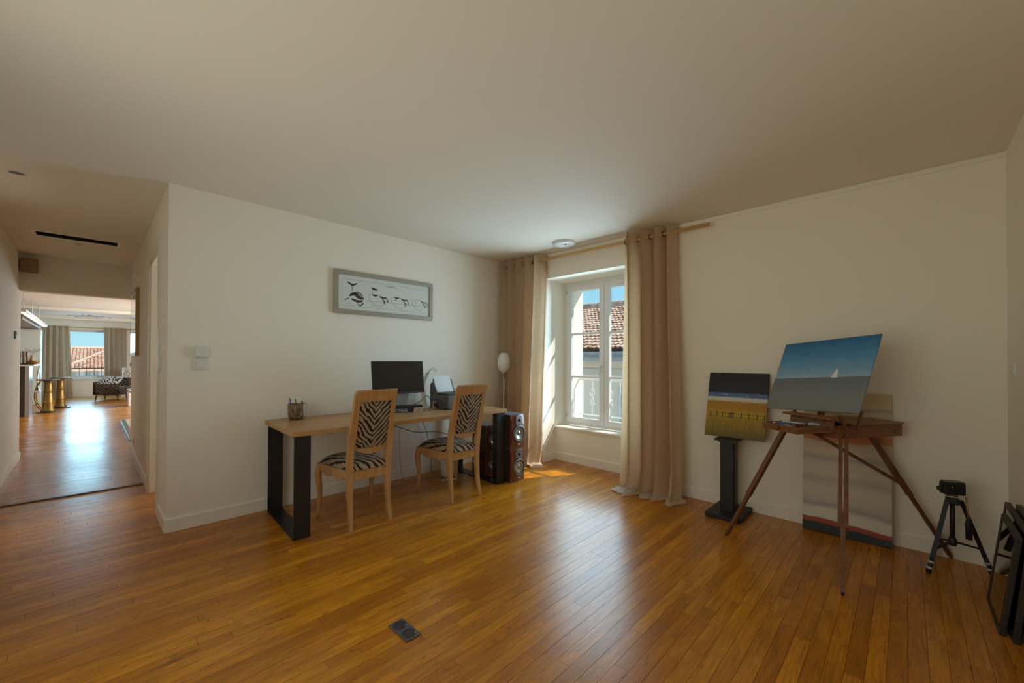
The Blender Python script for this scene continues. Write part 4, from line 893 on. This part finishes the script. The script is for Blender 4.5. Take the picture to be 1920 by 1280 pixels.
MB().box(.02, .08, 0, .07, 0, 1.6).box(.02, .08, 2.33, 2.4, 0, 1.6).box(.02, .08, .07, 2.33, 0, .07).box(.02, .08, .07, 2.33, 1.53, 1.6).box(.02, .08, 1.165, 1.235, .07, 1.53).build('window_frame', PVC, w3)
for y in (.07, 1.235): box(.05, .056, y, y+1.095, .07, 1.53).build('pane', GLASS, w3)
struct('baseboard_living', box(LX0, LX1, LY1-.015, LY1, 0, .09), TRIM, 'white baseboard under the living room window')
# railing outside window 2
r2 = thing('balcony_railing', 'thin dark iron railing outside the living room window', 'railing', (WX0-.2, LY1+.56, .62))
IRON = plain('dark_iron', (.06, .06, .065), .5)
MB().sweep([(0, 0, .30), (1.6, 0, .30)], .012, 8).build('top_rail', IRON, r2); MB().sweep([(0, 0, .03), (1.6, 0, .03)], .009, 8).build('bottom_rail', IRON, r2)
for i in range(9): MB().sweep([(.1+i*.175, 0, .03), (.1+i*.175, 0, .30)], .007, 6).build('baluster', IRON, r2)
# living curtains (rod along x)
rd = thing('curtain_rod', 'thin wooden curtain rod over the living room window', 'curtain rod', (-1.6, LY1-.10, 2.24)); MB().sweep([(0, 0, 0), (2.9, 0, 0)], .014, 10).build('pole', RODW, rd)
for x in (.1, 2.8): MB().sweep([(x, 0, 0), (x, .1, 0)], .006, 6).build('bracket', STEEL, rd)
kw = dict(axis='x', x0=LY1-.10, ztop=2.275, grommet=False, nu=70)
curtain('curtain', 'pale linen curtain left of the living room window', -1.02, -.50, -1.05, -.42, 4, .05, LINEN2, seed=5, pool=.14, **kw)
curtain('curtain', 'darker linen curtain edge at far left in living room', -1.56, -1.14, -1.56, -1.16, 4, .05, LINEN, seed=6, pool=.05, **kw)
curtain('curtain', 'linen curtain right of living room window behind armchair', .27, .82, .30, .85, 4.5, .05, LINEN2, seed=8, pool=.05, **kw)
# outside of the far window
fh = thing('far_house', 'distant house with pink tiled roof outside living room window', 'building', (-2.5, 44, -6))
box(-9, 16, 0, 9, 0, 6.42).build('wall', plain('white_render', (.70, .70, .68), .85), fh)
for i in range(20):
    wd_ = box(-8.2+i*1.15, -7.5+i*1.15, -.06, .02, 4.7, 6.2).build('window', plain('grey_shutter', (.38, .42, .46), .6), fh); box(-7.87+i*1.15, -7.83+i*1.15, -.08, -.05, 4.7, 6.2).build('mullion', WHITE, wd_)
e0 = Vector((-9.5, -.6, 6.45)); uu = Vector((0, 6.2, 1.58)).normalized()
tiled_roof(mr := MB(), e0, Vector((1, 0, 0)), uu, 130, 16, .20, .40, 3); tag(mr.build('roof_tiles', TILE, fh, fix=False), kind='stuff')
MB().add([e0+Vector((0, 0, -.03)), e0+Vector((26, 0, -.03)), e0+uu*6.4+Vector((26, 0, -.03)), e0+uu*6.4+Vector((0, 0, -.03)), e0+Vector((0, 0, -.2)), e0+Vector((26, 0, -.2)), e0+uu*6.4+Vector((26, 0, -.2)), e0+uu*6.4+Vector((0, 0, -.2))], [(0, 1, 2, 3), (4, 7, 6, 5), (0, 4, 5, 1)]).build('roof_deck', TILE, fh)
rh = MB(); hp = Vector((1.0, -.5, 6.48)); rh.sweep([hp, hp+Vector((2.6, 6.2, 1.55))], .11, 8); rh.build('hip_ridge', TILE, fh)
rh = MB(); rh.sweep([e0+uu*6.4+Vector((0, 0, .05)), e0+uu*6.4+Vector((26, 0, .05))], .13, 8); rh.build('ridge', TILE, fh)
fg = thing('distant_tree', 'ochre leafy tree top behind the distant pink roof', 'tree', (-5.0, 56, -6)); rg = random.Random(4)
MB().sweep([(0, 0, 0), (0, 0, 8.3)], [.3, .15], 8).build('trunk', plain('bark', (.12, .08, .05), .9), fg); lf = MB()
for i in range(900):
    th_ = rg.uniform(0, 6.28); r = rg.random()**.5*2.6; p = Vector((r*math.cos(th_), r*math.sin(th_)*.7, 9.0+(1-(r/2.6)**2)*1.2*rg.uniform(-1, 1))); d1 = Vector((rg.uniform(-1, 1), rg.uniform(-1, 1), rg.uniform(-1, 1))).normalized()*.16; d2 = Vector((rg.uniform(-1, 1), rg.uniform(-1, 1), rg.uniform(-1, 1))).normalized()*.12; lf.add([p, p+d1, p+d1+d2, p+d2], [(0, 1, 2, 3)])
tag(lf.build('leaves', plain('ochre_leaves', (.34, .24, .07), .8), fg, fix=False), kind='stuff')

# bar counter
bc = thing('bar_counter', 'white-topped bar counter with brushed steel end in living room', 'counter', (-.93, 13.5, 0))
rbox(-1.3, .07, -.10, 1.55, 1.085, 1.115, .004).build('worktop', WHITE, bc)
g_ = G('brushed_steel'); v_ = g_.coord('Object', (40, 40, 1)); g_.set(Base_Color=(.50, .54, .58), Metallic=.85, Roughness=.32); g_.bump(g_.noise(v_, 6, 2), .05, .002)
rbox(-.06, .0, .0, .66, 0, 1.085, .003).build('end_panel', g_.m, bc); rbox(-1.2, -.06, .0, .60, 0, 1.085, .003).build('body', plain('dark_cabinet', (.035, .03, .027), .4), bc)
def stool(label, loc):
    s = thing('bar_stool', label, 'stool', loc, group='brass bar stools at counter')
    MB().lathe([(.185, 0), (.185, .012), (.15, .022), (.10, .03), (0, .03)], 32, cap=False).build('base', plain('dark_bronze', (.05, .035, .022), .4, .6), s)
    MB().lathe([(.115, .028), (.118, .045), (.095, .065), (.092, .12), (.085, .20), (.082, .22), (.087, .225), (.082, .232), (.070, .45), (.068, .47), (.074, .475), (.074, .485), (.068, .49), (.062, .68), (.066, .70), (.080, .715), (.080, .735)], 28).build('column', BRASS, s)
    MB().lathe([(.07, .735), (.185, .742), (.19, .755), (.185, .768), (0, .772)], 32, cap=False).build('seat', plain('dark_seat', (.08, .075, .07), .4), s)
stool('brass column bar stool nearest in living room', (-.70, 14.30, 0)); stool('brass column bar stool behind the nearest one', (-.55, 15.40, 0))
# white shell chair with curved brass frame beyond the counter
wc_ = thing('bar_chair', 'white shell chair with curved golden frame beyond counter', 'chair', (-.90, 14.72, 0))
MB().grid(lambda u, v: (.10-.10*math.cos((v-.5)*1.4)+.02, -.16+.32*u, .48+.52*v), 8, 12).grid(lambda u, v: (.085-.10*math.cos((v-.5)*1.4)+.02, -.16+.32*u, .48+.52*v), 8, 12).build('shell', WHITE, wc_, fix=False)
rbox(-.22, .06, -.17, .17, .45, .50, .015).build('seat', WHITE, wc_)
for y in (-.15, .15):
    MB().sweep(smooth_path([(.10, y, .02), (.02, y, .15), (-.02, y, .35), (.0, y, .55), (.06, y, .72)], 6), .014, 8).build('frame_leg', BRASS, wc_); MB().sweep([(-.20, y, 0), (-.18, y, .46)], .012, 8).build('leg', BRASS, wc_)
# ornaments on the counter
WDS = wood('carved_wood', (.10, .045, .015), (.22, .11, .04), 'Z', .4)
sc_ = thing('wood_sculpture', 'dark carved wooden sculpture on the bar counter', 'sculpture', (-1.06, 13.75, 1.115))
rbox(-.10, .10, -.05, .05, 0, .03, .004).build('plinth', WDS, sc_)
for i in range(4): MB().sweep(smooth_path([(-.075+.05*i, 0, .025), (-.085+.055*i, .01, .12), (-.07+.048*i, -.005, .20), (-.08+.052*i, .0, .29)], 5), [.020, .020]*0 or .018, 10).build('figure', WDS, sc_)
vs = thing('vase', 'slim brown vase with pale sprigs on bar counter', 'vase', (-.93, 13.95, 1.115)); MB().lathe([(.035, 0), (.045, .03), (.04, .10), (.022, .16), (.026, .20)], 20).build('body', plain('tan_glaze', (.30, .20, .10), .35), vs)
for i in range(9):
    a = i*.7; P = smooth_path([(0, 0, .18), (.04*math.cos(a), .04*math.sin(a), .27), (.12*math.cos(a), .12*math.sin(a), .32+.02*(i % 3))], 4); sp = MB().sweep(P, .002, 5)
    for q in P[4:]: sp.add([q, q+Vector((.02, .01, .012)), q+Vector((.035, 0, .006)), q+Vector((.02, -.012, .004))], [(0, 1, 2, 3)])
    sp.build('sprig', plain('sage_leaf', (.30, .34, .30), .8), vs)
gb = thing('gold_bowl', 'low golden bowl beside sculpture on the bar counter', 'bowl', (-.90, 13.66, 1.115)); MB().lathe([(.03, 0), (.05, .01), (.095, .06), (.10, .085), (.094, .085), (.05, .02), (0, .018)], 28, cap=False).build('body', BRASS, gb); MB().sweep([(.095*math.cos(t*.3), .095*math.sin(t*.3), .086) for t in range(22)], .005, 6).build('rim', BRASS, gb)
# linear pendant over the counter
lp = thing('linear_pendant', 'long white linear pendant light over the bar counter', 'pendant light', (-.89, 11.5, 2.10))
rbox(-.05, .05, 0, 5.2, .0, .05, .004).build('housing', WHITE, lp); box(-.03, .03, .05, 5.15, -.004, .0).build('diffuser', emis('pendant_glow', (1, .95, .92), 1.2), lp)
for y in (.2, 1.8, 3.4, 5.0): MB().sweep([(0, y, .05), (0, y, LH-2.10)], .006, 6).build('suspension', WHITE, lp)
# kitchen block left behind the counter
kt = thing('tall_cabinet', 'tall pale cabinet in kitchen behind bar counter', 'cabinet', (-1.9, 17.0, 0)); rbox(-.6, .92, 0, .5, 0, 2.03, .004).build('carcass', plain('pale_green_paint', (.62, .64, .58), .5, var=.03), kt)
for x0_, x1_ in ((-.58, .15), (.17, .90)): dr_ = rbox(x0_, x1_, -.022, 0, .05, 2.0, .003).build('door', plain('pale_green_door', (.63, .65, .59), .5, var=.03), kt); MB().sweep([(x1_-.05 if x0_ < 0 else x0_+.05, -.04, 1.0), (x1_-.05 if x0_ < 0 else x0_+.05, -.04, 1.2)], .006, 8).build('handle', CHROME, dr_)
hd_ = thing('range_hood', 'dark hood panel hanging above the kitchen counter', 'hood', (-1.7, 13.0, 2.06)); rbox(-.75, .70, 0, 4.2, 0, .18, .006).build('canopy', plain('taupe_hood', (.24, .20, .16), .5), hd_); box(-.5, .4, .4, 3.8, -.006, 0).build('filter', GREYP, hd_)

# zebra armchair, cushion, speaker and table
ac = thing('armchair', 'dark zebra-striped lounge armchair before living room window', 'armchair', (.42, 17.3, 0), math.radians(-24))
rbox(-.26, .30, -.26, .30, .16, .40, .03, 3).build('seat_base', ZA, ac); rbox(-.32, -.24, -.28, .30, .16, .56, .03, 3).build('arm', ZA, ac); rbox(-.24, .32, -.34, -.24, .16, .50, .03, 3).build('side_panel', ZA, ac); rbox(-.24, .34, .24, .34, .16, .66, .03, 3).build('backrest', ZA, ac)
for x, y in ((-.24, -.24), (.24, -.24), (-.24, .24), (.24, .24)): MB().sweep([(x, y, .17), (x*1.08, y*1.08, 0)], [.018, .011], 10).build('leg', plain('dark_leg', (.05, .03, .02), .4), ac)
cu = thing('cushion', 'black and white patterned cushion lying on the zebra armchair', 'cushion', (.40, 17.25, .50), math.radians(-24)); cu.rotation_euler.x = math.radians(25)
ZC = zebra('zebra_cushion', 'arm', dark=(.03, .03, .035), light=(.62, .60, .56), k=16)
def csh(s): return lambda u, v: ((u-.5)*.52*(1-.12*abs(2*v-1)**2), (v-.5)*.46*(1-.12*abs(2*u-1)**2), s*.085*max(0, (1-abs(2*u-1)**3)*(1-abs(2*v-1)**3))**.5+.09)
MB().grid(csh(1), 16, 16).grid(csh(-1), 16, 16).build('cover', ZC, cu, fix=False); MB().sweep([csh(1)(t, 0) for t in [i/16 for i in range(17)]], .005, 6).build('piping', plain('piping_grey', (.5, .49, .46), .8), cu)
ls = thing('speaker_stand', 'white stand carrying the white living room loudspeaker', 'stand', (.80, 18.6, 0)); rbox(-.12, .12, -.12, .12, 0, .02, .003).build('base', WHITE, ls); rbox(-.04, .04, -.04, .04, .02, .49, .004).build('column', WHITE, ls); rbox(-.11, .11, -.11, .11, .49, .505, .003).build('top_plate', WHITE, ls)
sp_ = thing('loudspeaker', 'white loudspeaker with three black drivers in living room', 'speaker', (.80, 18.6, .505)); rbox(-.095, .095, -.11, .11, 0, .43, .008).build('cabinet', WHITE, sp_)
for z, r in ((.09, .075), (.235, .075), (.365, .045)): MB().lathe([(r, 0), (r, .006), (r*.7, -.008), (r*.3, -.004), (0, .004)], 24, Matrix.Translation((0, -.112, z)) @ Matrix.Rotation(PI/2, 4, 'X'), cap=False).build('driver', BLACK, sp_)
ct = thing('coffee_table', 'low table with dark top beside the zebra armchair', 'table', (1.0, 16.3, 0)); rbox(-.26, .4, -.3, .3, .40, .43, .004).build('table_top', plain('dark_table', (.05, .045, .04), .3), ct)
for x, y in ((-.22, -.26), (.36, -.26), (-.22, .26), (.36, .26)): MB().sweep([(x, y, 0), (x, y, .40)], .012, 8).build('leg', STEEL, ct)
pf2 = thing('pouf', 'white block pouf with patterned top at corridor end', 'pouf', (.86, 14.75, 0)); rbox(-.20, .25, -.22, .22, 0, .36, .02, 3).build('body', WHITE, pf2); rbox(-.21, .26, -.23, .23, .355, .45, .03, 3).build('top_cushion', ZC, pf2)
# low step with dark edge at the right of living room entry
sp2 = thing('hearth_step', 'low cream step with dark stone edge after the corridor', 'step', (.40, 8.35, 0)); rbox(0, .07, 0, 2.8, 0, .055, .004).build('edge', plain('dark_stone', (.10, .10, .105), .3), sp2); box(.07, 1.4, 0, 2.8, 0, .05).build('tread', plain('cream_stone', (.62, .55, .42), .5), sp2)
# ceiling spider lamp in living room
cf = thing('ceiling_lamp', 'flat metal spider lamp on living room ceiling', 'ceiling light', (-.05, 17.0, LH)); MB().lathe([(.05, -.03), (.05, 0)], 16).build('hub', LGREY, cf)
for i in range(6): MB().sweep([(0, 0, -.03), (.42*math.cos(i*PI/3+.2), .42*math.sin(i*PI/3+.2), -.035)], .008, 6).lathe([(.02, -.06), (.03, -.03)], 12, c=(.42*math.cos(i*PI/3+.2), .42*math.sin(i*PI/3+.2), 0)).build('arm', LGREY, cf)
